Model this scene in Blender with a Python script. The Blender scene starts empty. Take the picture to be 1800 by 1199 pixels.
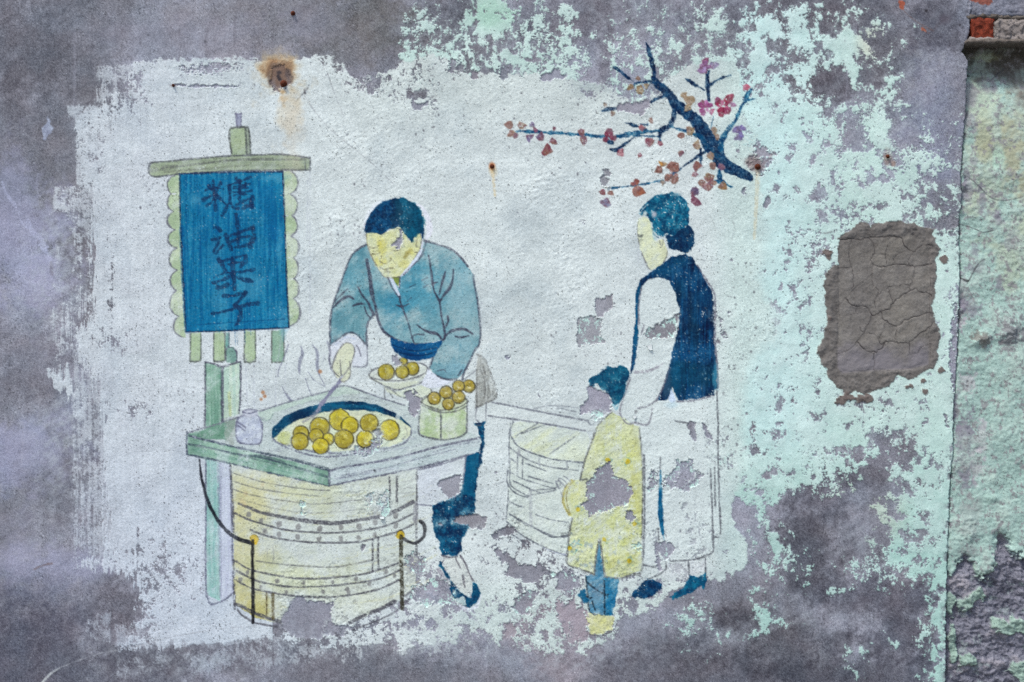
import bpy, bmesh, math, random
import numpy as np

# ------------------------------------------------------------------ camera, world, sun, exposure
S = 0.0016                 # metres of wall per plan unit (the mural plan is 1800 x 1199 units)
ZC = 1.5                   # height of the plan centre above the pavement
scene = bpy.context.scene
cam_d = bpy.data.cameras.new('camera')
cam = bpy.data.objects.new('camera', cam_d)
scene.collection.objects.link(cam)
cam.location = (0.0, -4.0, ZC)
cam.rotation_euler = (math.radians(90), 0, 0)
cam_d.sensor_width = 36.0
cam_d.lens = 36.0 * 4.0 / (1800 * S)
cam_d.clip_end = 200
scene.camera = cam

SUN_EL, SUN_AZ = 60.0, 222.0      # azimuth measured clockwise from north (+Y): sun in front of the wall, to the left
world = bpy.data.worlds.new('World'); scene.world = world; world.use_nodes = True
wn = world.node_tree.nodes; wl = world.node_tree.links
sky = wn.new('ShaderNodeTexSky'); sky.sky_type = 'NISHITA'; sky.sun_disc = False
sky.sun_elevation = math.radians(SUN_EL); sky.sun_rotation = math.radians(SUN_AZ)
sky.air_density = 1.0; sky.dust_density = 3.0; sky.ozone_density = 1.0
wl.new(sky.outputs[0], wn['Background'].inputs[0]); wn['Background'].inputs[1].default_value = 0.10
sun_d = bpy.data.lights.new('sun', 'SUN'); sun_d.energy = 1.5; sun_d.angle = math.radians(10); sun_d.color = (1.0, 0.95, 0.88)
sun = bpy.data.objects.new('sun', sun_d); scene.collection.objects.link(sun)
sun.rotation_euler = (math.radians(90 - SUN_EL), 0, math.radians(180 - SUN_AZ))
sun.location = (-2, -3, 5)
vs_ = scene.view_settings
vs_.view_transform = 'Standard'; vs_.look = 'None'; vs_.gamma = 1.0; vs_.use_curve_mapping = False
vs_.exposure = 0.95
scene.render.filter_size = 1.1
scene.cycles.use_denoising = False
CAL = np.array([1.03, 1.06, 1.015], np.float32)     # pigment calibration: plan colour (linear) -> base colour
# PLAN-BEGIN
# ------------------------------------------------------------------ the wall plan: relief, coats and pigments on a grid
rng = np.random.RandomState(7)
def axis(a, b, c, lo, hi):
    mid = np.arange(a, b + c * .5, c)
    def grow(start, end, sgn):
        out = []; x = start; st = c
        while (x < end if sgn > 0 else x > end):
            st = min(st * 1.12, 5 if abs(x - start) < 240 else 26); x += sgn * st; out.append(x)
        return out
    return np.array(grow(a, lo, -1)[::-1] + list(mid) + grow(b, hi, 1), np.float32)
CELL = 1.5
us = axis(-18, 1818, CELL, -620, 2420)
vs = axis(-18, 1217, CELL, -420, 1520); vs = vs[vs < 1530]; vs[-1] = 1536.0
NU, NV = len(us), len(vs)
U, V = np.meshgrid(us, vs)
U = U.astype(np.float32); V = V.astype(np.float32)

_tabs = {}
def perlin(x, y, seed):
    if seed not in _tabs:
        r = np.random.RandomState(seed).rand(256, 256) * 2 * np.pi
        _tabs[seed] = (np.cos(r).astype(np.float32), np.sin(r).astype(np.float32))
    gx, gy = _tabs[seed]
    xf = np.floor(x); yf = np.floor(y); xi = xf.astype(np.int32) & 255; yi = yf.astype(np.int32) & 255
    fx = x - xf; fy = y - yf; xj = (xi + 1) & 255; yj = (yi + 1) & 255
    sx = fx * fx * (3 - 2 * fx); sy = fy * fy * (3 - 2 * fy)
    a = gx[yi, xi] * fx + gy[yi, xi] * fy
    b = gx[yi, xj] * (fx - 1) + gy[yi, xj] * fy
    c = gx[yj, xi] * fx + gy[yj, xi] * (fy - 1)
    d = gx[yj, xj] * (fx - 1) + gy[yj, xj] * (fy - 1)
    return (a + (b - a) * sx) + ((c + (d - c) * sx) - (a + (b - a) * sx)) * sy
def fbm(su, sv, octv, seed, pers=.5, u=None, v=None):
    u = U if u is None else u; v = V if v is None else v
    out = np.zeros_like(u); amp = 1.0; f = 1.0; tot = 0
    for i in range(octv):
        out += amp * perlin(u / su * f + 17.3 * i, v / sv * f + 9.1 * i, seed + i); tot += amp * amp; amp *= pers; f *= 2.03
    return out / (0.255 * math.sqrt(tot))          # about unit variance
def sstep(a, b, x):
    t = np.clip((x - a) / (b - a), 0, 1); return t * t * (3 - 2 * t)
_pz = np.linspace(-3.2, 3.2, 129)
_pp = np.array([0.5 * (1 + math.erf(z / math.sqrt(2))) for z in _pz])
def probit(p): return np.interp(np.clip(p, .0008, .9992), _pp, _pz).astype(np.float32)

N_BIG = fbm(260, 200, 4, 11)
N_MED = fbm(46, 46, 4, 21)
N_MED2 = fbm(70, 60, 4, 31)
N_FINE = fbm(11, 11, 3, 41)
N_FLK = fbm(26, 30, 5, 51, .72)                     # flaking paint
N_FLK2 = fbm(14, 16, 4, 61, .75)
N_GRN = fbm(3.6, 3.6, 2, 71, .8)
N_VST = fbm(5, 120, 3, 81, .7)                      # vertical brush streaks
N_HST = fbm(120, 5, 3, 91, .7)
N_EDGE = fbm(13, 13, 4, 101, .6)
N_WAND = fbm(40, 40, 2, 111)
white = rng.rand(NV, NU).astype(np.float32)

RGB = np.zeros((NV, NU, 3), np.float32)            # plan colours, display-referred 0..255
LAB = np.zeros((NV, NU), np.int16)
FILM = np.zeros((NV, NU), np.float32)              # thickness of the coats, mm
REL = np.zeros((NV, NU), np.float32)               # relief of the render itself, mm (towards the viewer)
ROUGH = np.zeros((NV, NU), np.float32)             # extra lumpiness
labels = ['wall/cement_render']
def lid(name):
    if name not in labels: labels.append(name)
    return labels.index(name)
def thing_of(i): return labels[i].split('/')[0]

def bbox(pts, pad):
    p = np.asarray(pts, np.float32)
    i0 = max(0, np.searchsorted(us, p[:, 0].min() - pad) - 1); i1 = min(NU, np.searchsorted(us, p[:, 0].max() + pad) + 1)
    j0 = max(0, np.searchsorted(vs, p[:, 1].min() - pad) - 1); j1 = min(NV, np.searchsorted(vs, p[:, 1].max() + pad) + 1)
    return slice(j0, j1), slice(i0, i1)
def crom(pts, closed=True, n=4):
    p = np.asarray(pts, np.float64); m = len(p); out = []
    for i in range(m if closed else m - 1):
        g = (lambda k: p[k % m]) if closed else (lambda k: p[min(max(k, 0), m - 1)])
        a, b, c, d = g(i - 1), g(i), g(i + 1), g(i + 2)
        for t in np.arange(n) / n:
            out.append(.5 * (2 * b + (c - a) * t + (2 * a - 5 * b + 4 * c - d) * t * t + (3 * b - a - 3 * c + d) * t ** 3))
    if not closed: out.append(p[-1])
    return np.array(out)
def _sdf(p, uu, vv):
    d2 = np.full(uu.shape, 1e12, np.float32); ins = np.zeros(uu.shape, bool); n = len(p)
    for i in range(n):
        x0, y0 = p[i]; x1, y1 = p[(i + 1) % n]; ex, ey = x1 - x0, y1 - y0; L = ex * ex + ey * ey
        if L < 1e-9: continue
        wx = uu - x0; wy = vv - y0; t = np.clip((wx * ex + wy * ey) / L, 0, 1)
        dx = wx - t * ex; dy = wy - t * ey; np.minimum(d2, dx * dx + dy * dy, out=d2)
        if abs(ey) > 1e-9:
            c = ((y0 > vv) != (y1 > vv)) & (uu < ex * (vv - y0) / ey + x0); ins ^= c
    d = np.sqrt(d2); d[ins] *= -1; return d
def sdf(p, pad=8):
    js, is_ = bbox(p, pad); uu = U[js, is_]; vv = V[js, is_]
    if uu.size < 60000: return (js, is_), _sdf(p, uu, vv)
    k = 4; h, w = uu.shape
    ji = np.unique(np.r_[np.arange(0, h, k), h - 1]); ii = np.unique(np.r_[np.arange(0, w, k), w - 1])
    c = _sdf(p, uu[np.ix_(ji, ii)], vv[np.ix_(ji, ii)])
    tmp = np.empty((len(ji), w), np.float32); ax = np.arange(w)
    for r in range(len(ji)): tmp[r] = np.interp(ax, ii, c[r])
    pos = np.interp(np.arange(h), ji, np.arange(len(ji))); lo = np.floor(pos).astype(int); hi = np.minimum(lo + 1, len(ji) - 1); f = (pos - lo)[:, None].astype(np.float32)
    return (js, is_), tmp[lo] * (1 - f) + tmp[hi] * f
def blend(sl, c, a):
    RGB[sl] += (np.asarray(c, np.float32) - RGB[sl]) * a[..., None]
def mottle(sl, c, c2, nz, k=.55):
    if c2 is None: return np.broadcast_to(np.asarray(c, np.float32), RGB[sl].shape)
    t = np.clip(.5 + k * nz[sl], 0, 1)[..., None]
    return np.asarray(c, np.float32) * (1 - t) + np.asarray(c2, np.float32) * t
def fill(lab, pts, c, c2=None, a=1.0, nz=None, k=.4, ew=.8, sm=True, aa=1.5, wear=0.0, keep=False, film=.12):
    p = crom(pts) if sm else np.asarray(pts, float)
    sl, d = sdf(p)
    al = np.clip(.5 - (d + ew * N_EDGE[sl]) / aa, 0, 1)
    if not keep and lab: LAB[sl][al > .5] = lid(lab)
    FILM[sl] += film * al
    col = mottle(sl, c, c2, N_MED if nz is None else nz, k)
    al = al * a
    if wear: al = al * (1 - .85 * sstep(1.9 - wear, 2.3 - wear, N_FLK2[sl] * .6 + N_GRN[sl] * .8))
    al = al * np.clip(.97 + .08 * N_GRN[sl], 0, 1)
    blend(sl, col, al)
def stroke(lab, pts, w, c, a=.9, sm=True, grain=.35, ew=.35, c2=None, taper=False, force=False):
    """a brush or charcoal line; w a width or a list of widths along the points"""
    p = np.asarray([q[:2] for q in pts], float); ws = np.full(len(p), w, float) if np.isscalar(w) else np.asarray(w, float)
    if taper and np.isscalar(w): ws = ws * np.sin(np.linspace(.35, np.pi - .35, len(p)))
    if sm and len(p) > 2:
        q = crom(np.c_[p, ws], False, 5); p = q[:, :2]; ws = np.maximum(q[:, 2], .4)
    sl = bbox(p, ws.max() + 4); uu = U[sl]; vv = V[sl]
    best = np.full(uu.shape, -99, np.float32)
    for i in range(len(p) - 1):
        x0, y0 = p[i]; ex, ey = p[i + 1] - p[i]; L = ex * ex + ey * ey
        if L < 1e-9: continue
        m = max(ws[i], ws[i + 1]) + 3
        ss = bbox(p[i:i + 2], m); r = slice(ss[0].start - sl[0].start, ss[0].stop - sl[0].start), slice(ss[1].start - sl[1].start, ss[1].stop - sl[1].start)
        wx = U[ss] - x0; wy = V[ss] - y0; t = np.clip((wx * ex + wy * ey) / L, 0, 1)
        d = np.hypot(wx - t * ex, wy - t * ey)
        best[r] = np.maximum(best[r], (ws[i] + (ws[i + 1] - ws[i]) * t) * .5 - d)
    al = np.clip(.5 + (best + ew * N_EDGE[sl]) / 1.5, 0, 1) * min(1.0, max(.45, ws.max() / 1.6))
    if lab:
        th = lab.split('/')[0]; own = np.array([x.split('/')[0] == th for x in labels])
        L_ = LAB[sl]; m = (al > .5) & (force | ~own[L_]); L_[m] = lid(lab)
    g = np.clip(1 - grain * (.35 + .9 * N_GRN[sl] + .35 * N_FINE[sl]), 0.12, 1)
    blend(sl, c if c2 is None else mottle(sl, c, c2, N_FINE, .4), al * g * a)
def dab(c, cx, cy, ru, rv, a, rag=.25):
    """soft stain or patch of tone with a ragged rim"""
    sl = bbox([(cx - ru * 1.6, cy - rv * 1.6), (cx + ru * 1.6, cy + rv * 1.6)], 2)
    d = np.hypot((U[sl] - cx) / ru, (V[sl] - cy) / rv) + rag * N_MED[sl] * .5 + rag * .25 * N_FINE[sl]
    blend(sl, c, sstep(1.35, .35, d) * a)
def gridmap(rows, u0, v0, st):
    m = np.array([[int(ch) for ch in r.replace(' ', '')] for r in rows], np.float32)
    x = np.clip((U + 9 * N_WAND - u0) / st, 0, m.shape[1] - 1.001); y = np.clip((V + 9 * N_MED2 - v0) / st, 0, m.shape[0] - 1.001)
    xi = x.astype(int); yi = y.astype(int); fx = x - xi; fy = y - yi
    return (m[yi, xi] * (1 - fx) + m[yi, xi + 1] * fx) * (1 - fy) + (m[yi + 1, xi] * (1 - fx) + m[yi + 1, xi + 1] * fx) * fy

# ---- cement render -------------------------------------------------------------------------------
N_TRW = fbm(90, 7, 3, 211, .6, U * .8 - V * .6, U * .6 + V * .8); N_DRP = fbm(26, 420, 3, 221, .6)
t = np.clip(.5 + .30 * N_BIG + .10 * fbm(90, 110, 3, 241) + .06 * N_DRP, 0, 1)[..., None]
RGB[:] = np.array([116, 115, 126], np.float32) * (1 - t) + np.array([156, 155, 172], np.float32) * t
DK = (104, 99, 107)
for c, cu, cv, ru, rv, a in [  # cement tones; the dark corner dabs also paint in a lens vignette
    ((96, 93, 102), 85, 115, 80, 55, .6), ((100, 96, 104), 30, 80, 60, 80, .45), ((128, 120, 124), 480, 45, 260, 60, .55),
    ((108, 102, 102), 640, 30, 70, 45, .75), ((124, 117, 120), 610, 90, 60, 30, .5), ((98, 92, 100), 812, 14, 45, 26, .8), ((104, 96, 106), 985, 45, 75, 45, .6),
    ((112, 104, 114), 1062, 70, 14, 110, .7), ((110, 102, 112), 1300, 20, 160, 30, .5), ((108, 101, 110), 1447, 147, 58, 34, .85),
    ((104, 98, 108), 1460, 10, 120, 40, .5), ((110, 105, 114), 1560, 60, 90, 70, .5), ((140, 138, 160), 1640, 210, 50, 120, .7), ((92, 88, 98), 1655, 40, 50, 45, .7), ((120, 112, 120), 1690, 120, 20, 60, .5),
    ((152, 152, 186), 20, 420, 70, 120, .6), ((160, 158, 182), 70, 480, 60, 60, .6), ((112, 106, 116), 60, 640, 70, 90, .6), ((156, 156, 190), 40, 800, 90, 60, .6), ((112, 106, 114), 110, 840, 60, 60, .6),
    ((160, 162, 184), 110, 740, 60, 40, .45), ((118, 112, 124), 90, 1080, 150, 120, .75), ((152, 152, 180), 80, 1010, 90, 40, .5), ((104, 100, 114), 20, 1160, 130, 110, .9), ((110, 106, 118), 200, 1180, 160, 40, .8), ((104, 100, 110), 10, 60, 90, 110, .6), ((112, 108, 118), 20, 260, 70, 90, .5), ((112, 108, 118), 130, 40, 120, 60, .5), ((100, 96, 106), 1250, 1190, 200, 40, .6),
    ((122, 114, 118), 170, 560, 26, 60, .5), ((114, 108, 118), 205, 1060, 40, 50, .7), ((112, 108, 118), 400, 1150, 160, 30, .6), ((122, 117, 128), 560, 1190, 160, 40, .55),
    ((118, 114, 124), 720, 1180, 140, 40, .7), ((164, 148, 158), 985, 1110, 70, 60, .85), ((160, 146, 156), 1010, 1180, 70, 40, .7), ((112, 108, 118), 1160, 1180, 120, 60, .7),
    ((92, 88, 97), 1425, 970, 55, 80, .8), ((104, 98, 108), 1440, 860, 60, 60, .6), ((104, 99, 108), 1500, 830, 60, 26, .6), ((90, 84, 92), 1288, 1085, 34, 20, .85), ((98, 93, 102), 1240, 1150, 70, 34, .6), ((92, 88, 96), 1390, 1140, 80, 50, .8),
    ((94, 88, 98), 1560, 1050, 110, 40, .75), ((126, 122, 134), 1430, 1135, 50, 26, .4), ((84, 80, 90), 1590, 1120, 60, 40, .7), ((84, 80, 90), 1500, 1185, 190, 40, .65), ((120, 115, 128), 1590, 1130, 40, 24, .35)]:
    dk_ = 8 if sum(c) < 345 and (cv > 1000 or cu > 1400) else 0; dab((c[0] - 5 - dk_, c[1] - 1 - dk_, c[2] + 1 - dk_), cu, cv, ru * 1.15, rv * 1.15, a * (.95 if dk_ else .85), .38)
tintn = np.clip(.5 + .3 * fbm(60, 60, 3, 201), 0, 1)[..., None]; RGB += tintn * np.array([5, 0, -2], np.float32) - 2
RGB += (2.2 * N_FINE + 5.0 * N_GRN + 1.0 * N_FLK2 + 34 * (white - .5) + 1.8 * N_TRW + 2.0 * N_DRP)[..., None] * np.array([1, 1, 1.02], np.float32)
pit = sstep(1.5, 2.1, N_GRN + .25 * N_MED + .8 * (white - .5))[..., None]; RGB *= 1 - .44 * pit
RGB += (sstep(1.9, 2.5, -N_GRN + .2 * N_MED + (white - .5)) * 40)[..., None]
# pale scar, upper left, and drips
for pts, w in [([(3, 322), (14, 345), (27, 362), (36, 385), (42, 396)], 4), ([(47, 388), (52, 398), (62, 412), (78, 432), (88, 455)], 8), ([(72, 430), (80, 442), (86, 460)], 9)]:
    stroke(None, pts, w, (176, 176, 205), .75, ew=1.5); 
fill(None, [(83, 207), (89, 215), (90, 228), (84, 240), (78, 247), (73, 242), (76, 228)], (182, 186, 210), (150, 152, 178), a=.85, ew=2.2, keep=True, film=.3, nz=N_FINE)
stroke(None, [(66, 305), (64, 320), (66, 346)], 3, (160, 158, 178), .5); stroke(None, [(90, 462), (91, 482)], 6, (108, 98, 106), .7)
RGB[..., 0] *= .965
for cu, cv, ru, rv, a_ in [(40, 420, 80, 130, .4), (50, 790, 80, 60, .4), (120, 985, 90, 34, .4), (90, 470, 50, 60, .3), (30, 960, 60, 60, .3), (330, 60, 160, 34, .2), (560, 40, 80, 30, .2)]: dab((172, 172, 198), cu, cv, ru, rv, a_, .5)
# thin chalky residue of the old wash, scratches, hairline cracks and drips on the bare render
res_ = np.zeros_like(U)
for cu, cv, ru, rv, a_ in [(1320, 970, 50, 40, .4), (1560, 960, 90, 60, .35), (1380, 1090, 140, 40, .2), (1230, 1110, 100, 40, .3), (1500, 1150, 120, 30, .2), (760, 1120, 180, 40, .5), (560, 1120, 120, 40, .4), (1000, 1140, 140, 40, .4), (900, 60, 200, 60, .4), (1250, 60, 250, 80, .4), (1560, 200, 120, 150, .3), (100, 480, 60, 140, .35), (120, 780, 60, 120, .35), (330, 1160, 200, 40, .3), (180, 240, 50, 100, .25)]:
    res_ = np.maximum(res_, a_ * np.exp(-(((U - cu) / ru) ** 2 + ((V - cv) / rv) ** 2)))
res_ *= np.clip(.5 + .55 * N_FLK + .35 * N_FLK2 + .3 * N_TRW, 0, 1.6); RGB += (np.array([176, 184, 194], np.float32) - RGB) * np.clip(res_, 0, .75)[..., None]
for _ in range(70):
    u, v = rng.uniform(0, 1690), rng.uniform(0, 1199); L = rng.uniform(15, 70); an = rng.uniform(-2.2, -.4) if rng.rand() < .6 else rng.uniform(0, 6.3)
    stroke(None, [(u, v), (u + L * .5 * math.cos(an) + rng.uniform(-3, 3), v + L * .5 * math.sin(an)), (u + L * math.cos(an), v + L * math.sin(an))], rng.uniform(.7, 1.6), (182, 184, 196) if rng.rand() < .6 else (86, 84, 94), rng.uniform(.2, .5), grain=.7)
for _ in range(16):
    u = rng.choice([rng.uniform(0, 160), rng.uniform(0, 1680)]); v = rng.uniform(0, 60) if u > 160 else rng.uniform(0, 900); L = rng.uniform(60, 200)
    stroke(None, [(u, v), (u + rng.uniform(-2, 2), v + L * .5), (u + rng.uniform(-3, 3), v + L)], [rng.uniform(2, 7), rng.uniform(2, 5), 1], (100, 96, 106) if rng.rand() < .6 else (168, 168, 186), .3, grain=.6)
CEM = RGB.copy()

# ---- old mint wash on the render -----------------------------------------------------------------
MINT = gridmap([  # u = 650..1650 step 50, v = 0..1200 step 50
 '001163110111211011000', '034374360133546725210', '047545670444574245211', '066556771546777512411', '055555557766699985531', '055555557766699965622', '055555557766689998573', '055555557766699877783', '055555557766699977775', '055555557766699879999', '055555557766699879999', '055555557766699999999', '055555557766699999999', '055555557766699999999', '055555557766699888889', '055555557766698998789', '055555557766699996117', '055555557766699860048', '000000000000005000378', '000000000000005300478', '000000000000004400467', '000000000000002001007', '000000000003204100006', '000000000001100000205', '000000000000000101005'], 650, 0, 50)
MINT = np.interp(MINT, range(10), [0, .03, .1, .22, .36, .48, .62, .76, .88, .962]).astype(np.float32)
for pd, cu, cv, ru, rv in [(.5, 720, 40, 28, 22), (.65, 862, 18, 34, 45), (.3, 935, 40, 30, 24), (.5, 1075, 78, 9, 34), (.62, 1340, 42, 30, 22), (.75, 1408, 45, 22, 34), (.9, 1480, 80, 26, 36), (.9, 1500, 128, 9, 26), (.85, 1420, 125, 34, 26),
    (-.6, 1450, 148, 44, 24), (.45, 1565, 150, 14, 20), (.55, 1328, 105, 20, 22), (.5, 1545, 225, 20, 26), (.5, 1535, 255, 10, 28), (-.45, 1505, 245, 22, 26), (-.3, 1600, 230, 30, 30), (.35, 1625, 270, 18, 60),
    (-.42, 1386, 452, 12, 20), (-.3, 1398, 520, 14, 30), (-.42, 1366, 536, 18, 14), (-.3, 1408, 580, 8, 16), (-.3, 1432, 565, 10, 10), (-.25, 1420, 640, 14, 12), (-.3, 1325, 715, 8, 10), (-.3, 1330, 660, 8, 12), (-.4, 1370, 712, 14, 12), (-.4, 1335, 790, 14, 20), (-.35, 1372, 770, 10, 14), (-.3, 1325, 742, 7, 12), (-.35, 1355, 835, 18, 14), (-.4, 1480, 205, 34, 14), (-.4, 1500, 240, 16, 20), (-.35, 1385, 275, 8, 8), (-.35, 1430, 275, 8, 8), (-.4, 1475, 325, 16, 12), (-.35, 1350, 345, 7, 10), (-.4, 1475, 375, 12, 16), (-.45, 1435, 435, 14, 26), (.5, 1600, 850, 40, 40), (.15, 1662, 900, 10, 160), (.15, 1662, 1080, 8, 120), (.45, 1340, 1085, 34, 14),
    (.45, 1330, 1036, 30, 8), (.4, 1215, 1082, 30, 18), (-.5, 1400, 900, 60, 40), (-.4, 1300, 885, 14, 16), (.5, 1510, 1000, 34, 18), (.3, 1490, 1145, 26, 22), (.4, 1470, 1045, 16, 10), (-.5, 1640, 150, 40, 40)]:
    sl = bbox([(cu - 2 * ru, cv - 2 * rv), (cu + 2 * ru, cv + 2 * rv)], 0)
    MINT[sl] += pd * np.exp(-1.3 * (((U[sl] - cu) / ru) ** 2 + ((V[sl] - cv) / rv) ** 2))
MINT *= sstep(0, 26, U + 10 * N_WAND - np.interp(V, [-420, 0, 40, 70, 130, 300], [725, 722, 712, 690, 700, 700])); MINT[U > 1720] = 0
MINT = np.where((U > 1080) & (U < 1320) & (V < 140), MINT * .82, MINT)
n_a = .9 * N_FLK + .4 * N_FLK2 + .2 * N_GRN; n_a /= n_a.std(); n_b = .4 * N_FLK + .8 * N_FLK2 + .42 * N_GRN; n_b /= n_b.std()
wm_ = sstep(-.5, 1.3, fbm(130, 130, 2, 251)); nm = n_a * (1 - wm_) + n_b * wm_; nm /= nm.std()
MA = np.clip(.5 + (nm - probit(1 - np.clip(MINT, 0, .985))) * 1.9, 0, 1)
hz_ = .42 * sstep(.12, .8, MINT) * np.clip(.55 + .4 * N_FLK2 + .35 * N_FINE, 0, 1.3); RGB += (np.array([178, 194, 200], np.float32) - RGB) * np.clip(hz_, 0, .55)[..., None]
MA[MINT < .02] = 0
bright = np.clip((U - 1260) / 60, 0, 1) * np.clip((1500 - U) / 120, 0, 1) * np.clip((860 - V) / 80, 0, 1)
mc = np.array([188, 213, 209], np.float32) + bright[..., None] * np.array([5, 8, 13], np.float32)
low = sstep(700, 960, V)[..., None]; mc = mc * (1 - low) + np.array([166, 200, 195], np.float32) * low
olive = sstep(1.4, .4, np.hypot((U - 1520) / 70, (V - 900) / 60))[..., None] * .8; mc = mc * (1 - olive) + np.array([172, 184, 170], np.float32) * olive
olive = sstep(1.4, .4, np.hypot((U - 1535) / 30, (V - 75) / 34))[..., None] * .8; mc = mc * (1 - olive) + np.array([202, 206, 192], np.float32) * olive
olive = sstep(1.4, .4, np.hypot((U - 870) / 45, (V - 20) / 34))[..., None] * .8; mc = mc * (1 - olive) + np.array([164, 202, 186], np.float32) * olive
wht = np.clip(.35 + .35 * N_MED2 + .15 * N_FLK2, 0, .8)[..., None]; mc = mc * (1 - .45 * wht) + np.array([204, 219, 220], np.float32) * .45 * wht; mc = mc + (4 * N_MED + 2.5 * N_FINE + 2.5 * N_GRN + 12 * (white - .5))[..., None]
RGB += (mc - RGB) * MA[..., None]
LAB[MA > .5] = lid('wall/mint_paint'); FILM += 1.25 * MA
sp = sstep(1.9, 2.3, N_GRN + .35 * N_MED) * MA; RGB *= (1 - .5 * sp)[..., None]

# ---- whitewash ground of the mural ---------------------------------------------------------------
WW = [(233, 112), (280, 105), (350, 104), (420, 103), (470, 107), (520, 106), (548, 99), (582, 97), (604, 112), (622, 138), (660, 134), (700, 116), (722, 106), (760, 96), (786, 102), (792, 124), (835, 130), (900, 130), (960, 130), (1010, 142),
      (1070, 150), (1090, 168), (1110, 178), (1140, 172), (1160, 150), (1188, 128), (1230, 106), (1288, 108), (1300, 130), (1304, 200), (1326, 232), (1336, 300), (1340, 360), (1346, 400), (1342, 440), (1333, 485), (1346, 520), (1366, 552), (1362, 588),
      (1333, 615), (1312, 650), (1302, 720), (1308, 800), (1302, 850), (1288, 884), (1284, 908), (1300, 935), (1314, 958), (1314, 990), (1300, 1006), (1276, 1019), (1236, 1023), (1180, 1040), (1150, 1075), (1090, 1085), (1080, 1120), (1030, 1150), (960, 1150), (900, 1140), (850, 1128), (790, 1130),
      (733, 1137), (710, 1148), (667, 1130), (620, 1140), (540, 1140), (470, 1120), (397, 1131), (300, 1134), (250, 1138), (207, 1141), (222, 1120), (240, 1085), (236, 1040), (230, 1012), (180, 1000), (143, 991), (187, 979), (183, 942), (185, 879), (182, 799),
      (181, 722), (168, 680), (150, 640), (134, 625), (140, 580), (163, 566), (163, 470), (163, 404), (163, 340), (150, 326), (140, 300), (133, 250), (133, 208), (170, 188), (200, 160), (224, 140)]
sl, d = sdf(np.array(WW, float), 30)
WD = gridmap([  # whitewash density, u = 500..1300 step 50, v = 900..1200
 '99999999899999999', '99999999797999899', '79889999667888789', '55887578865566322', '22777677766565231', '11233322334242110', '00111211112111000'], 500, 900, 50) / 9.0
WD = np.where((V < 900) | (U < 480) | (U > 1330), 1, WD)
soft = 2.2 + 22 * sstep(1270, 1310, U[sl]) * sstep(300, 420, V[sl]) * sstep(900, 820, V[sl])
wa = np.clip(.5 - (d + 2.5 * N_EDGE[sl] + 1.2 * N_FLK2[sl] + 7 * np.clip(N_VST[sl], -1, 2) * (U[sl] < 330) * (V[sl] > 320)) / soft, 0, 1)
wdn = np.clip(.5 + (nm[sl] - probit(1 - np.clip(WD[sl], 0, .9995))) * 2.6, 0, 1)
worn = np.ones(wdn.shape, np.float32)
for p_, cu, cv, ru, rv in [(.5, 735, 155, 34, 40), (.45, 750, 85, 30, 30), (.45, 655, 145, 40, 14), (.5, 400, 118, 60, 12), (.5, 585, 112, 30, 18), (.55, 385, 151, 60, 4), (.6, 215, 160, 44, 44), (.35, 160, 260, 26, 60), (.4, 290, 1000, 70, 60), (.6, 240, 1090, 40, 60), (.45, 195, 500, 8, 70), (.4, 240, 720, 40, 16), (.35, 200, 600, 40, 20), (.45, 770, 1010, 40, 30), (.5, 715, 1000, 30, 40), (.55, 760, 1050, 50, 26),
                           (.4, 1245, 590, 20, 30), (.35, 1260, 800, 30, 40), (.4, 1220, 930, 30, 40), (.35, 1140, 945, 30, 20), (.4, 900, 930, 30, 12), (.3, 905, 560, 8, 8), (.3, 1060, 140, 60, 30), (.45, 1130, 160, 40, 20), (.5, 1330, 240, 30, 40), (.35, 620, 860, 40, 40), (.4, 645, 890, 30, 30), (.4, 950, 985, 60, 24)]:
    g = p_ * np.exp(-1.2 * (((U[sl] - cu) / ru) ** 2 + ((V[sl] - cv) / rv) ** 2)); worn *= 1 - g
wr = np.clip(.5 + (.7 * N_FLK2[sl] + .4 * N_GRN[sl] + .6 * N_HST[sl] * (V[sl] < 130) * (U[sl] < 500) + .5 * N_FLK[sl] * (U[sl] > 500) + .35 * N_VST[sl] * (U[sl] < 250) + 3.2 - probit(1 - worn * .985) - 3.2 + .0) * 1.8, 0, 1)
wr = np.where(worn > .97, 1, wr)
WA = np.zeros((NV, NU), np.float32); WA[sl] = wa * wdn * wr
# brushy margins on the left: long vertical strokes of thinned whitewash
def brush(pts, dens, tone, hard=.9, streak=1.0, rag=3.0):
    s2, dd = sdf(np.asarray(pts, float), 20)
    m = np.clip(.5 - (dd + rag * .5 * N_EDGE[s2] + rag * np.clip(N_VST[s2], -1.5, 1.5)) / 2.5, 0, 1)
    n = .6 * streak * N_VST[s2] + .6 * N_FLK2[s2] + .5 * N_MED[s2] + .5 * N_GRN[s2]; n = n / math.sqrt(.36 * streak ** 2 + .6 ** 2 + .5)
    cov = np.clip(.5 + (n - probit(np.array(1 - dens))) * 1.1, 0, 1) * hard * m
    WA[s2] = np.maximum(WA[s2], cov)
brush([(94, 327), (178, 326), (178, 400), (165, 410), (130, 420), (110, 380), (94, 372)], .72, 0, .72, .3, 1)
brush([(118, 186), (180, 184), (180, 326), (134, 326), (133, 206), (120, 204)], .8, 0, .82, .4, 1.5)
brush([(172, 118), (235, 112), (235, 200), (168, 190), (166, 150)], .6, 0, .65, .7, 2)
brush([(126, 405), (166, 395), (166, 570), (128, 560)], .34, 0, .8, 1.2)
brush([(98, 330), (103, 330), (103, 600), (98, 600)], .5, 0, .4, .4)
brush([(88, 540), (170, 520), (184, 640), (150, 660), (128, 610), (96, 640)], .42, 0, .8, 1.3)
brush([(126, 600), (184, 560), (184, 1000), (130, 1000)], .45, 0, .62, 1.3)
brush([(124, 690), (150, 670), (152, 720), (140, 740), (128, 730)], .8, 0, .8, 1)
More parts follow.
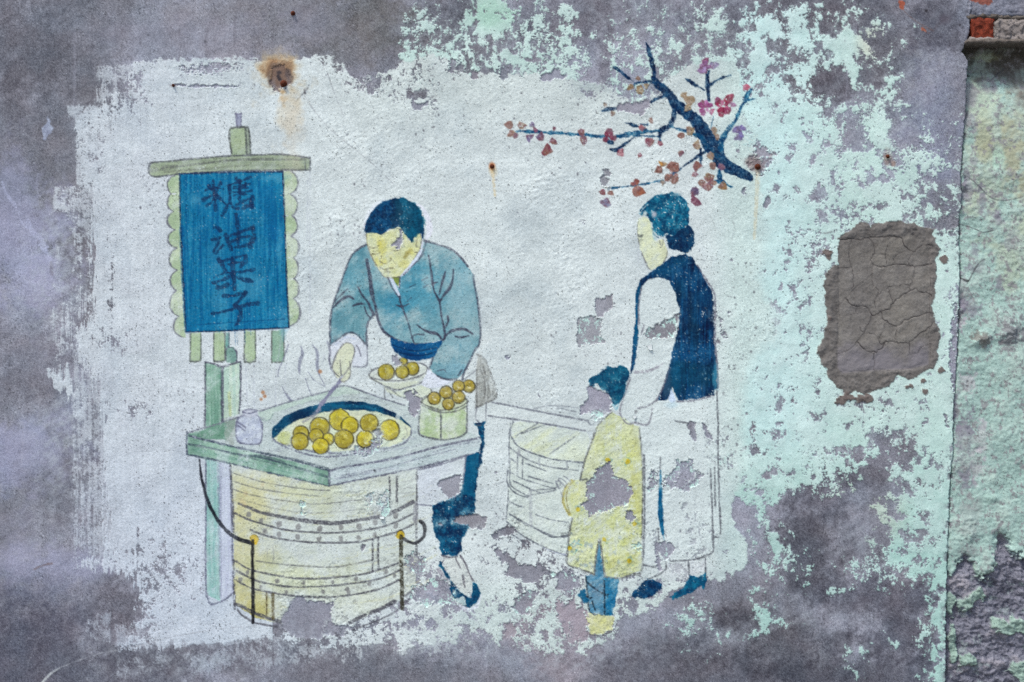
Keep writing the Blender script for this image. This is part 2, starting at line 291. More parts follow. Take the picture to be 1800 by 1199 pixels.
brush([(150, 780), (240, 760), (240, 960), (180, 980)], .7, 0, .7, 1.2)
fillp = [(82, 650), (90, 645), (100, 668), (107, 634), (112, 668), (118, 632), (124, 655), (130, 690), (120, 706), (113, 680), (107, 690), (96, 680)]
s2, dd = sdf(np.asarray(fillp, float)); WA[s2] = np.maximum(WA[s2], np.clip(.5 - (dd + 1.6 * N_EDGE[s2] + 2 * N_VST[s2]) / 2, 0, 1))
brush([(155, 1080), (195, 1075), (195, 1128), (165, 1122), (150, 1110)], .55, 0, .6, .4)
brush([(205, 1100), (420, 1080), (470, 1130), (400, 1134), (200, 1142)], .6, 0, .55, .3)
brush([(205, 1160), (290, 1150), (290, 1180), (205, 1190)], .5, 0, .45, .3, 5)
brush([(330, 1150), (470, 1130), (480, 1170), (340, 1182)], .5, 0, .45, .3, 6)
brush([(480, 1125), (640, 1115), (640, 1150), (480, 1170)], .5, 0, .5, .3, 8)
brush([(700, 1100), (860, 1100), (850, 1140), (700, 1150)], .5, 0, .5, .3, 8)
WA *= 1 - .16 * sstep(420, 180, U) * np.clip(.5 + .5 * N_MED2, 0, 1) - .03 * sstep(500, 200, U)
WA = np.maximum(WA, .0)
# pigment of the whitewash
wc = np.array([206, 215, 218], np.float32) + np.zeros_like(RGB)
lf = sstep(620, 150, U)[..., None]; wc = wc * (1 - lf) + np.array([205, 213, 222], np.float32) * lf
bl = (sstep(600, 1000, V) * sstep(800, 300, U))[..., None] * .8; wc = wc * (1 - bl) + np.array([197, 206, 221], np.float32) * bl
tp = (sstep(300, 120, V) * sstep(560, 700, U))[..., None] * .7; wc = wc * (1 - tp) + np.array([196, 206, 206], np.float32) * tp
rt = sstep(1220, 1310, U)[..., None] * .8; wc = wc * (1 - rt) + np.array([197, 217, 215], np.float32) * rt
bt = (sstep(980, 1080, V) * sstep(700, 900, U))[..., None] * .7; wc = wc * (1 - bt) + np.array([192, 208, 206], np.float32) * bt
wc += (3.2 * N_MED2 + 2.5 * N_MED + 1.5 * N_FINE + 2.5 * N_GRN + 12 * (white - .5))[..., None]
wc += ((2.2 * N_VST * sstep(700, 400, U) + 1.6 * N_HST * sstep(400, 200, V)) + 1.5 * N_TRW)[..., None]
wc -= (np.clip(fbm(120, 150, 4, 231) - .5, 0, 2) * 9)[..., None] * np.array([1.1, 1, .85], np.float32)
wc -= (np.clip(N_BIG + .4 * N_MED - .7, 0, 2) * 11)[..., None] * np.array([1.1, 1, .9], np.float32)
RGB += (wc - RGB) * WA[..., None]
LAB[WA > .5] = lid('wall/whitewash'); FILM = np.maximum(FILM * (1 - WA), 0) + .95 * WA
spk_d = .12 + .5 * np.clip(N_MED2, 0, 2) + .25 * sstep(900, 1050, V)
pt = sstep(1.75, 2.25, N_GRN + .42 * spk_d) * WA; RGB *= (1 - .38 * pt)[..., None]; REL -= .35 * pt
ROUGH = np.maximum(ROUGH, WA)
for (u0, v0, u1, v1, n_) in [(240, 280, 320, 400, 60), (560, 380, 700, 420, 70), (420, 560, 480, 720, 30), (300, 680, 380, 780, 40), (880, 560, 1100, 640, 40), (600, 160, 1050, 330, 120), (750, 880, 960, 960, 60), (1280, 450, 1330, 660, 60), (1250, 690, 1330, 860, 70), (60, 0, 700, 100, 40), (1100, 0, 1650, 120, 50), (880, 960, 1080, 1160, 60), (1280, 1020, 1650, 1190, 60)]:
    for _ in range(n_):
        cu, cv = u0 + rng.rand() * (u1 - u0), v0 + rng.rand() * (v1 - v0); r = .8 + 1.3 * rng.rand() ** 2
        sl3 = bbox([(cu - 4, cv - 4), (cu + 4, cv + 4)], 0)
        a3 = np.clip(.5 + (r - np.hypot(U[sl3] - cu, (V[sl3] - cv) * (.6 + .8 * rng.rand()))) / 1.4, 0, 1) * (.35 + .45 * rng.rand()); blend(sl3, (92, 92, 102), a3); REL[sl3] -= .5 * a3
GROUND = RGB.copy()
# ------------------------------------------------------------------ the mural, coat by coat
CH = (74, 74, 94)          # charcoal line
def ball(lab, cx, cy, r, c=(190, 172, 44), c2=(168, 148, 40), hl=True, seed=0):
    rr = np.random.RandomState(int(cx * 7 + cy)); an = np.linspace(0, 2 * np.pi, 11)[:-1]
    pts = [(cx + r * (1 + .05 * rr.randn()) * math.cos(a), cy + r * (.97 + .05 * rr.randn()) * math.sin(a)) for a in an]
    fill(lab, pts, c, c2, nz=N_FINE, wear=.15)
    a0 = rr.uniform(-.9, .3)
    for st, ln, w in ((a0 - 1.5, 4.2, 2.4), (a0 + 2.2, 2.6, 1.5)):
        stroke(lab, [(cx + r * math.cos(st + ln * q / 8), cy + r * math.sin(st + ln * q / 8)) for q in range(9)], [w * math.sin(.3 + 2.5 * q / 8) + .6 for q in range(9)], (70, 64, 44), .92, grain=.2)
    stroke(lab, [(cx - r * .5, cy + r * .55), (cx + r * .1, cy + r * .72), (cx + r * .6, cy + r * .4)], r * .4, (128, 112, 44), .5); dab((136, 122, 46), cx + rr.uniform(-.3, .3) * r, cy + rr.uniform(-.3, .3) * r, r * .4, r * .4, .4)
    if hl: stroke(lab, [(cx + r * .05, cy - r * .3), (cx + r * .4, cy - r * .1)], r * .25, (222, 214, 120), .5)
def lines(lab, lst, w=2.2, c=CH, a=.85, **k):
    for l in lst: stroke(lab, l, w * 1.25, tuple(q * .9 for q in c), min(1, a * 1.12), **k)

# --- signboard
G1, G2 = (166, 182, 150), (148, 166, 142)
B = 'signboard/'
# post behind the banner and under the counter
fill(B + 'post#1', [(361, 637), (391, 645), (391, 744), (361, 750)], (106, 150, 132), (138, 176, 158), sm=False, nz=N_VST, ew=.6)
fill(B + 'post#2', [(392, 645), (423, 637), (421, 728), (393, 736)], (176, 204, 192), (196, 216, 200), sm=False, nz=N_VST, ew=.6)
stroke(B + 'post#2', [(403, 690), (405, 730)], 5, (196, 204, 140), .6)
fill(B + 'post#3', [(361, 805), (386, 812), (388, 1056), (364, 1046)], (134, 180, 178), (162, 198, 194), sm=False, nz=N_VST, ew=.6)
fill(B + 'post#4', [(386, 812), (405, 818), (411, 1040), (388, 1057)], (186, 192, 214), (198, 206, 224), sm=False, nz=N_VST, ew=.6)
stroke(B + 'post#3', [(386, 815), (387, 950), (388, 1050)], [9, 6, 4], (130, 134, 160), .6, grain=.5)
lines(B + 'post#3', [[(362, 806), (362, 900), (364, 1047), (389, 1057), (411, 1041)], [(405, 819), (408, 930), (411, 1041)]], 2.6, (104, 108, 134), .8)
lines(B + 'post#1', [[(361, 638), (361, 690), (360, 750)], [(361, 637), (376, 640), (391, 645), (408, 640), (423, 636)], [(423, 637), (423, 690), (420, 726)]], 2.6)
stroke(B + 'post#1', [(391, 646), (391, 690), (391, 742)], 5.5, CH, .8, sm=False)
fill(B + 'finial', [(396, 584), (404, 584), (403, 612), (396, 612)], (110, 156, 152), sm=False); stroke(B + 'post#1', [(403, 584), (402, 612)], 2, CH, .8)
fill(B + 'finial', [(397, 614), (404, 611), (412, 612), (416, 620), (416, 635), (397, 636)], (112, 150, 142), (132, 168, 156)); stroke(B + 'finial', [(397, 634), (398, 614), (408, 611), (416, 619), (416, 635)], 2.4, CH)
# tassels
for i, (a, b, c_, rd) in enumerate([(335, 353, 635, 0), (376, 395, 635, 0), (430, 449, 636, 1), (478, 499, 636, 0)]):
    p = [(a, 580), (b, 579), (b, c_ - 6), ((a + b) / 2 + 3, c_ + (2 if rd else 0)), ((a + b) / 2 - 3, c_ + (2 if rd else 0)), (a, c_ - 5)] if rd else [(a, 581), (b, 579), (b, c_), (a, c_)]
    fill(B + 'tassel#%d' % i, p, (158, 180, 146) if i != 3 else (134, 168, 150), (172, 192, 160) if i != 3 else (150, 180, 160), sm=False, nz=N_VST)
    lines(B + 'tassel#%d' % i, [[(a, 582), (a - .5, c_ - 4), (a + 2, c_)], [(b, 580), (b + .5, c_ - 4)], [(a, c_), ((a + b) / 2, c_ + 1), (b, c_ - 1)]], 2.2, (96, 104, 100), .8)
# scalloped trim
def scallop(lab, side, js, ext, inner):
    for (p0, p1), e in zip(zip(js[:-1], js[1:]), ext):
        m = (p0[1] + p1[1]) / 2; h = p1[1] - p0[1]
        arc = [p0, (e + (p0[0] - e) * .35, p0[1] + h * .16), (e, m - h * .12), (e, m + h * .14), (e + (p1[0] - e) * .35, p1[1] - h * .14), p1]
        fill(lab, arc + [(inner, p1[1]), (inner, p0[1])], (166, 188, 154), (190, 204, 178), sm=False, nz=N_MED)
    for (p0, p1), e in zip(zip(js[:-1], js[1:]), ext):
        m = (p0[1] + p1[1]) / 2; h = p1[1] - p0[1]
        arc = [p0, (e + (p0[0] - e) * .35, p0[1] + h * .16), (e, m - h * .12), (e, m + h * .14), (e + (p1[0] - e) * .35, p1[1] - h * .14), p1]
        stroke(lab, arc, [1.6, 2.6, 3.2, 3.2, 2.8, 1.8], (98, 100, 112), .85, grain=.3)
scallop(B + 'scalloped_trim#1', -1, [(311, 307), (301, 341), (306, 372), (308, 404), (311, 436), (311, 475), (310, 511), (314, 556), (322, 593)], [295, 295, 295, 296, 298, 300, 299, 306], 326)
scallop(B + 'scalloped_trim#2', 1, [(511, 301), (510, 341), (513, 379), (511, 415), (516, 453), (517, 490), (516, 525), (511, 573)], [523, 522, 522, 525, 524, 525, 527], 498)
# crossbar, cap and tip
fill(B + 'pole_tip', [(415, 200), (424, 200), (424, 226), (416, 226)], (160, 164, 186), (146, 150, 176), sm=False); lines(B + 'pole_tip', [[(415, 199), (417, 226)], [(424, 199), (424, 226)], [(414, 201), (425, 201)]], 2.2, (112, 112, 140), .8)
fill(B + 'pole_cap', [(404, 229), (410, 225), (431, 224), (438, 229), (441, 274), (407, 274)], G1, G2, sm=False, wear=.1)
fill(B + 'pole_cap', [(432, 225), (438, 229), (441, 274), (433, 274)], (150, 162, 148), sm=False)
lines(B + 'pole_cap', [[(408, 272), (404, 248), (404, 229), (410, 225), (431, 224), (438, 230), (441, 273)], [(432, 226), (433, 250), (434, 272)]], 2.8, (92, 98, 98))
bar = [(262, 292), (267, 286), (300, 283), (343, 279), (405, 274.5), (450, 272.5), (497, 271.7), (545, 278), (545, 299), (497, 299), (405, 301), (317, 306), (273, 311), (263, 306)]
fill(B + 'crossbar', bar, (160, 174, 146), (138, 152, 132), sm=False, nz=N_HST, wear=.1)
lines(B + 'crossbar', [bar[:4] + bar[4:8], [(545, 277), (545, 300)], [(543, 299), (497, 299), (405, 301), (317, 306), (273, 311), (262, 304), (262, 292)]], 2.6, (92, 96, 104))
stroke(B + 'crossbar', [(285, 296), (343, 289), (405, 282), (470, 280), (540, 281)], [3, 4, 4.5, 4, 2.5], (92, 96, 96), .75, grain=.5)
stroke(B + 'crossbar', [(290, 303), (360, 297), (440, 290)], [4, 3, 2], (104, 108, 100), .6, grain=.5); stroke(B + 'crossbar', [(264, 300), (280, 297), (310, 294)], 9, (112, 116, 112), .5, grain=.6); stroke(B + 'crossbar', [(536, 282), (537, 298)], 2, CH, .6)
# banner cloth
pan = [(316, 306), (400, 303), (497, 302), (500, 390), (504, 490), (508, 576), (430, 580), (400, 582), (327, 584), (322, 490), (318, 398)]
fill(B + 'banner', pan, (0, 88, 138), (24, 122, 164), sm=False, nz=N_VST, k=.33, film=.25)
for _ in range(150):
    u = rng.uniform(322, 500); v = rng.uniform(312, 560); L = rng.uniform(12, 60)
    stroke(B + 'banner', [(u, v), (u + L * .02, v + L)], rng.uniform(.7, 1.8), (60, 156, 196) if rng.rand() < .55 else (0, 66, 126), .5, grain=.7)
for _ in range(40):
    u = rng.uniform(330, 440); stroke(B + 'banner', [(u, 0 + (v := rng.choice([rng.uniform(308, 345), rng.uniform(560, 578)]))), (u + rng.uniform(20, 70), v - 1)], rng.uniform(.7, 1.6), (40, 140, 186) if rng.rand() < .6 else (0, 72, 130), .4, grain=.7)
for cu, cv, ru, rv, a in [(345, 350, 14, 12, .5), (480, 312, 26, 8, .5), (395, 345, 40, 22, .18), (440, 500, 26, 26, .4), (390, 520, 18, 40, .25), (498, 560, 10, 30, .5), (380, 460, 14, 40, .25), (492, 430, 7, 30, .35), (390, 572, 14, 6, .4)]:
    dab((92, 160, 190), cu, cv, ru, rv, a, .5)
stroke(B + 'banner', [(320, 400), (323, 490), (329, 582)], 9, (0, 78, 134), .6); stroke(B + 'banner', [(470, 340), (478, 410)], 26, (0, 84, 142), .35)
lines(B + 'banner', [pan[:3], [(497, 302), (501, 398), (504, 490), (508, 576)], [(508, 576), (430, 580), (327, 584)], [(316, 306), (318, 398), (322, 490), (327, 584)]], 2.2, (20, 44, 84), .9)
stroke(B + 'banner', [(345, 571), (420, 566), (500, 561)], 1.8, (6, 60, 108), .8); stroke(B + 'banner', [(326, 585), (400, 584), (508, 578)], 1.5, (212, 222, 236), .6)
INK = (22, 46, 84)
chars = [
 [([(375, 319), (377, 345), (379, 370)], 5), ([(362, 334), (378, 331), (392, 332)], 3.5), ([(388, 322), (383, 331), (376, 341)], 5), ([(377, 341), (367, 347), (357, 352)], 4.5), ([(379, 346), (372, 355), (364, 362)], 4), ([(381, 343), (388, 351), (397, 359)], 5), ([(367, 327), (372, 333)], 5),
  ([(415, 313), (421, 320)], 5), ([(401, 326), (420, 320), (441, 311)], 3.5), ([(403, 325), (404, 349), (398, 365), (390, 379)], 4.5), ([(411, 328), (425, 326), (439, 323)], 3), ([(410, 338), (425, 338), (442, 336)], 3), ([(432, 322), (431, 342)], 3.5), ([(421, 316), (421, 352)], 3.5), ([(411, 332), (421, 331), (436, 330)], 2.5), ([(409, 343), (421, 342), (434, 342)], 2.5),
  ([(405, 357), (410, 364), (418, 367)], 5), ([(415, 360), (428, 354), (442, 348)], 4.5), ([(443, 347), (441, 356), (442, 364)], 7), ([(428, 367), (436, 362), (444, 362)], 6)],
 [([(415, 376), (418, 400), (419, 430)], 4.5), ([(376, 400), (383, 400), (388, 405)], 5), ([(373, 422), (380, 421), (387, 418)], 4.5), ([(387, 418), (383, 430), (377, 440), (380, 445), (386, 438), (392, 431)], 4.5), ([(397, 414), (402, 427), (407, 439)], 5.5), ([(404, 415), (425, 407), (445, 401)], 5), ([(445, 400), (446, 415), (440, 432)], 7), ([(409, 423), (424, 418), (439, 415)], 4), ([(414, 435), (428, 432), (441, 429)], 4.5)],
 [([(385, 456), (391, 466), (398, 478)], 6), ([(388, 460), (410, 453), (432, 449)], 4), ([(432, 449), (431, 458), (423, 469)], 6), ([(401, 465), (412, 463), (424, 460)], 3), ([(408, 456), (410, 480), (412, 508)], 6.5), ([(376, 488), (395, 480), (420, 478), (447, 474)], [1.5, 2.5, 4, 6.5]), ([(375, 497), (390, 493), (406, 485)], 4.5), ([(383, 505), (392, 504), (401, 500)], 6), ([(418, 488), (430, 492), (444, 495)], [3, 6, 4])],
 [([(393, 520), (410, 520), (431, 514)], 5), ([(432, 514), (424, 524), (413, 537)], 6), ([(374, 551), (400, 546), (425, 538), (453, 533)], [4, 3.5, 5, 6.5]), ([(415, 536), (422, 544), (423, 556), (418, 566), (413, 572)], [4, 5.5, 6, 5, 3])]]
for k_, ch in enumerate(chars):
    for pts, w in ch:
        pm = [pts[0], ((pts[0][0] + pts[1][0]) / 2, (pts[0][1] + pts[1][1]) / 2), pts[1]] if len(pts) == 2 else pts
        nm0 = len(labels); li = lid(B + 'banner/character#%d' % k_)
        before = LAB == 0
        stroke(B + 'banner', pm, w * 1.25 if np.isscalar(w) else [q * 1.25 for q in w], INK, .84, grain=.35, ew=.9)
        s3 = bbox(pm, 8); dmin = np.full(U[s3].shape, 99, np.float32); ww = np.max(w)
        for q in range(len(pm) - 1):
            x0, y0 = pm[q]; ex, ey = pm[q + 1][0] - x0, pm[q + 1][1] - y0; t_ = np.clip(((U[s3] - x0) * ex + (V[s3] - y0) * ey) / (ex * ex + ey * ey + 1e-9), 0, 1)
            dmin = np.minimum(dmin, np.hypot(U[s3] - x0 - t_ * ex, V[s3] - y0 - t_ * ey))
        LAB[s3][dmin < ww * .5] = li

# --- steam and pencil hairlines
T = 'steam/wisp#%d'
for i, (p, w) in enumerate([([(507, 606), (502, 622), (496, 637), (490, 650), (489, 661)], 2.4), ([(529, 609), (532, 621), (528, 634), (526, 646), (527, 658)], [2, 5, 5, 4, 1.5]), ([(550, 607), (558, 620), (558, 645), (563, 662), (572, 678)], [2, 5, 5, 2.5, 1]), ([(575, 600), (579, 616), (579, 634), (582, 648), (592, 664)], 2.4), ([(496, 679), (502, 692), (512, 704), (530, 719)], [1.5, 3, 4, 3]), ([(542, 654), (552, 668), (571, 679)], 1.4), ([(537, 665), (543, 684), (549, 696), (556, 703)], 1.6), ([(571, 622), (567, 640)], 1.3)]):
    stroke(T % i, p, w if np.isscalar(w) else [q * 1.1 for q in w], (132, 136, 156), .9, grain=.25)
for p in [[(432, 645), (434, 690), (436, 720)], [(446, 640), (447, 715)], [(498, 580), (486, 650), (484, 730)], [(502, 640), (500, 700)], [(334, 640), (335, 665)], [(545, 300), (545, 560)], [(541, 302), (540, 420)]]:
    stroke(None, p, 1.8, (176, 182, 198), .55, grain=.5)

# --- counter
C_ = 'counter/'
fill(C_ + 'tabletop', [(330, 762), (402, 738), (455, 723), (530, 700), (603, 678), (640, 688), (673, 700), (712, 712), (780, 738), (845, 768), (710, 802), (600, 823), (580, 828), (450, 797)], (190, 203, 203), (172, 187, 189), sm=False, nz=N_MED, a=.85)
fill(C_ + 'back_rail', [(455, 724), (530, 701), (603, 679), (640, 690), (600, 694), (540, 708), (482, 724), (478, 736), (466, 740), (456, 733)], (190, 208, 200), (178, 200, 190), sm=False, a=.8)
stroke(C_ + 'back_rail', [(455, 733), (463, 739), (474, 738), (480, 727)], 2.2, (120, 140, 140), .7)
fill(C_ + 'tabletop', [(332, 764), (402, 738), (414, 738), (412, 752), (398, 774), (360, 772)], (86, 130, 110), (112, 154, 134), a=.95, nz=N_MED, sm=False); fill(C_ + 'tabletop', [(398, 740), (414, 737), (413, 774), (396, 775)], (160, 170, 166), a=.7, ew=3)
fill(C_ + 'front_board#1', [(331, 767), (450, 796), (579, 827), (579, 855), (450, 826), (330, 799)], (122, 160, 144), (160, 192, 176), sm=False, nz=N_MED)
stroke(C_ + 'front_board#1', [(340, 790), (430, 812), (520, 834)], 6, (104, 150, 138), .55, grain=.6)
fill(C_ + 'front_board#2', [(580, 828), (710, 802), (846, 770), (846, 796), (732, 823), (600, 850), (580, 855)], (194, 206, 212), (182, 198, 202), sm=False, nz=N_HST)
lines(C_ + 'tabletop', [[(330, 762), (345, 756), (375, 748), (402, 738), (418, 734)], [(456, 723), (500, 709), (545, 696), (580, 687)], [(582, 685), (605, 678), (640, 689), (673, 701), (712, 713)]], 2.2, (110, 114, 132))
lines(C_ + 'front_board#1', [[(332, 766), (400, 783), (500, 805), (579, 827)], [(332, 781), (365, 787), (420, 799), (470, 807), (575, 838)], [(329, 799), (380, 809), (450, 826), (520, 842), (579, 855)], [(329, 760), (328, 780), (329, 799)]], 3, (72, 84, 104))
lines(C_ + 'front_board#1', [[(420, 803), (460, 801), (500, 812)], [(430, 803), (480, 815), (530, 826)], [(470, 797), (530, 810), (577, 823)]], 1.8, (84, 100, 112), .7)
stroke(C_ + 'front_board#1', [(579, 827), (579, 855)], 4.5, (92, 96, 118), .85)
lines(C_ + 'front_board#2', [[(580, 828), (600, 822), (660, 812), (710, 801), (780, 783), (846, 769)], [(582, 854), (600, 850), (660, 838), (732, 823), (813, 803), (846, 796)]], 3.2, (98, 100, 122))
lines(C_ + 'front_board#2', [[(600, 836), (680, 822), (740, 805), (800, 790)], [(760, 796), (800, 783), (842, 776)], [(590, 842), (640, 832)]], 2, (120, 124, 146), .6, grain=.6)
for p in [[(640, 833), (700, 822)], [(612, 800), (680, 792), (740, 782)], [(660, 812), (720, 800)], [(740, 792), (790, 778)], [(700, 690), (740, 706)]]: stroke(C_ + 'tabletop', p, 3, (140, 144, 168), .4, grain=.7)
stroke(C_ + 'front_board#2', [(658, 827), (660, 829)], 4, (50, 54, 60), .8)

for _ in range(60):
    u = rng.uniform(345, 560); v = 776 + (u - 330) * .238 + rng.uniform(-2, 18); L = rng.uniform(12, 50); stroke(C_ + 'front_board#1', [(u, v), (u + L, v + L * .238)], rng.uniform(1, 3), (88, 132, 116) if rng.rand() < .6 else (180, 204, 194), .35, grain=.7)
for _ in range(70):
    u, v = rng.uniform(420, 820), rng.uniform(700, 815)
    if LAB[np.searchsorted(vs, v), np.searchsorted(us, u)] == lid(C_ + 'tabletop'): L = rng.uniform(10, 40); stroke(C_ + 'tabletop', [(u, v), (u + L, v + L * rng.uniform(-.25, .3))], rng.uniform(1, 3), (142, 148, 166), .35, grain=.8)
# --- pan with frying balls
P = 'pan/'
fill(P + 'pan_bowl', [(480, 770), (485, 755), (500, 742), (540, 724), (605, 712), (660, 718), (702, 732), (718, 747), (721, 762), (706, 777), (670, 787), (600, 793), (545, 791), (506, 784)], (214, 218, 192), (200, 212, 186))
rim_o = [(478, 770), (479, 752), (500, 731), (543, 714), (572, 709), (605, 704), (635, 706), (660, 711), (690, 723), (706, 733), (722, 750)]
rim_i = [(716, 747), (700, 735), (660, 724), (632, 721), (605, 720), (568, 724), (522, 739), (500, 752), (488, 764), (481, 771)]
fill(P + 'rim', rim_o + rim_i, (2, 36, 70), (8, 74, 110), sm=False, ew=.6, nz=N_MED, film=.3)
stroke(P + 'rim', [(585, 713), (640, 715), (670, 722)], 5, (16, 104, 140), .6, grain=.6)
fill(None, [(697, 728), (704, 728), (703, 736), (697, 737)], (205, 214, 212), sm=False, a=.8)
lines(P + 'pan_bowl', [[(478, 769), (490, 780), (515, 791), (545, 800), (570, 803), (600, 801), (625, 797)], [(484, 776), (520, 787), (560, 795), (600, 797)], [(722, 750), (722, 764), (712, 778), (690, 786), (668, 790)]], 2.4, (110, 112, 136), .8, grain=.5)
stroke(P + 'rim', [(500, 722), (545, 706), (605, 698), (660, 703), (705, 720)], 1.6, (150, 156, 170), .6)
stroke(P + 'pan_bowl', [(712, 750), (716, 762), (708, 772)], 1.8, (120, 124, 130), .7)
balls = [(529, 762, 13.5, 1), (527, 776, 15, 1), (562, 751, 17.5, 1), (577, 772, 10.5, 0), (556, 766, 12.5, 1), (564, 784, 14, 0), (597, 738, 18.5, 0), (615, 748, 15, 0), (605, 772, 16.5, 1), (649, 744, 16, 1), (684, 756, 18, 0), (642, 772, 15, 0)]
fill(P + 'dough_ball#99', [(488, 770), (495, 760), (508, 760), (511, 775), (505, 781), (494, 779)], (200, 208, 150), (190, 200, 140)); stroke(P + 'pan_bowl', [(489, 772), (498, 780), (508, 780)], 1.6, (140, 140, 90), .7)
for i, (x, y, r, dk) in enumerate(balls): ball(P + 'dough_ball#%d' % i, x, y, r, (184, 170, 58) if dk else (206, 194, 58), (158, 144, 52) if dk else (186, 170, 52))
fill('ladle/handle', [(604, 658), (608, 661), (572, 707), (558, 726), (553, 724), (566, 704)], (112, 112, 142), (128, 128, 156), sm=False); stroke('ladle/scoop', [(562, 720), (550, 731), (533, 742)], [6, 7, 4], (132, 134, 152), .75)
# jar
J = 'jar/'
fill(J + 'body', [(415, 744), (420, 734), (430, 730), (450, 730), (459, 738), (461, 752), (459, 774), (452, 780), (424, 779), (416, 773)], (164, 172, 196), (196, 204, 220), nz=N_FINE)
fill(J + 'neck', [(427, 723), (438, 720), (451, 723), (450, 731), (429, 732)], (176, 178, 198), (190, 194, 212))
lines(J + 'body', [[(430, 730), (418, 736), (415, 750), (416, 770), (424, 779), (452, 781), (460, 772), (461, 750), (456, 735), (451, 730)], [(427, 724), (438, 727), (451, 723)], [(428, 722), (440, 719), (452, 722)], [(418, 742), (432, 752)], [(418, 748), (430, 757)]], 2.2, (108, 110, 138), .85)
# --- plate, bowl, basket
Q = 'plate/'
fill(Q + 'dish', [(648, 659), (652, 666), (672, 676), (696, 685), (720, 680), (736, 674), (748, 660), (752, 648), (740, 641), (690, 643), (660, 650)], (204, 212, 206), (212, 220, 214))
fill(Q + 'dish', [(655, 668), (696, 684), (720, 679), (738, 669), (712, 672), (680, 672)], (200, 208, 186), a=.7)
lines(Q + 'dish', [[(648, 659), (655, 651), (668, 646), (690, 641)], [(700, 640), (735, 638), (751, 646), (744, 658), (712, 668), (680, 669), (656, 665), (648, 659)], [(650, 664), (670, 675), (696, 685), (720, 680), (742, 672), (749, 661), (753, 650)]], 2, (112, 114, 122))
for i, (x, y, r) in enumerate([(709, 635, 7), (725, 648, 11.5), (707, 654, 11.5), (679, 654, 14)]): ball(Q + 'dough_ball#%d' % i, x, y, r, (182, 168, 58), (158, 144, 50))
W_ = 'bowl/'
fill(W_ + 'body', [(677, 680), (696, 688), (720, 682), (747, 678), (758, 686), (756, 694), (743, 699), (716, 700), (700, 696), (684, 690)], (204, 214, 192), (212, 220, 204))
lines(W_ + 'body', [[(677, 680), (690, 687), (703, 697), (720, 700), (743, 699), (758, 691)], [(747, 678), (756, 683), (760, 690)], [(676, 680), (676, 700)], [(680, 683), (690, 698)], [(735, 705), (757, 694), (775, 690)]], 1.8, (120, 124, 128), .75)
K = 'basket/'
fill(K + 'side', [(738, 708), (776, 720), (821, 708), (821, 758), (808, 768), (780, 773), (752, 769), (738, 762)], (168, 190, 146), (204, 214, 192), nz=N_FLK, sm=False)
dab((216, 224, 222), 790, 745, 20, 14, .6); dab((150, 176, 130), 752, 735, 10, 20, .5); dab((150, 176, 130), 810, 755, 10, 12, .5)
fill(K + 'rim', [(739, 706), (755, 698), (785, 694), (812, 698), (822, 706), (808, 716), (778, 721), (754, 715)], (206, 216, 190), (196, 206, 180))
lines(K + 'rim', [[(739, 706), (752, 714), (777, 721), (805, 717), (822, 706), (815, 699)], [(741, 712), (755, 719), (777, 725), (804, 722), (820, 714)], [(739, 706), (750, 699), (764, 694)]], 2.2, (98, 100, 98))
lines(K + 'side', [[(739, 708), (737, 735), (737, 762), (752, 769), (780, 773), (808, 768), (820, 760)], [(821, 708), (821, 735), (820, 760)], [(775, 724), (775, 770)]], 2.4, (96, 100, 108))
for i, (x, y, r) in enumerate([(824, 679, 11), (806, 679, 10.5), (784, 689.5, 11), (806, 698, 11), (763, 700, 11), (788, 710, 10.5)]):
    ball(K + 'dough_ball#%d' % i, x, y, r, (176, 158, 62), (158, 136, 56), hl=False); stroke(K + 'dough_ball#%d' % i, [(x - 1, y + 1), (x + 3, y + 3)], 3.2, (226, 220, 180), .8)

# --- barrel stove
O = 'stove/'
body = [(405, 816), (450, 827), (520, 843), (579, 856), (640, 843), (733, 824), (735, 900), (735, 976), (730, 1034), (694, 1059), (642, 1083), (615, 1096), (560, 1104), (494, 1097), (450, 1086), (414, 1063), (411, 1000), (411, 930)]
fill(O + 'barrel', body, (201, 209, 202), (206, 216, 212), sm=False, a=.88, nz=N_MED2)
for c, cu, cv, ru, rv, a in [((192, 188, 134), 435, 1065, 50, 40, .7), ((180, 170, 92), 452, 1075, 38, 24, .5), ((200, 194, 138), 428, 960, 48, 100, .6), ((202, 198, 148), 450, 868, 70, 48, .6), ((200, 204, 152), 545, 872, 60, 36, .4), ((202, 208, 160), 520, 1010, 80, 34, .45), ((204, 212, 180), 640, 870, 36, 36, .25), ((204, 210, 184), 620, 1060, 60, 26, .3)]: 
    sl = bbox([(cu - 2 * ru, cv - 2 * rv), (cu + 2 * ru, cv + 2 * rv)], 0); own = np.isin(LAB[sl], [lid(O + 'barrel')]); d_ = np.hypot((U[sl] - cu) / ru, (V[sl] - cv) / rv) + .2 * N_MED[sl]; blend(sl, c, sstep(1.5, .2, d_) * a * own)
for _ in range(130):
    u, v = rng.uniform(412, 728), rng.uniform(840, 1085); k_ = (u - 570) / 165; L = rng.uniform(14, 60); sl_ = -.34 * k_
    if LAB[np.searchsorted(vs, v), np.searchsorted(us, u)] == lid(O + 'barrel'): stroke(O + 'barrel', [(u, v), (u + L * .5, v + L * .5 * sl_), (u + L, v + L * (sl_ - .1))], rng.uniform(.8, 3.5), [(150, 152, 150), (196, 196, 140), (206, 204, 150), (186, 196, 176)][rng.randint(4)], .38, grain=.7)
hoopc = (80, 80, 90)
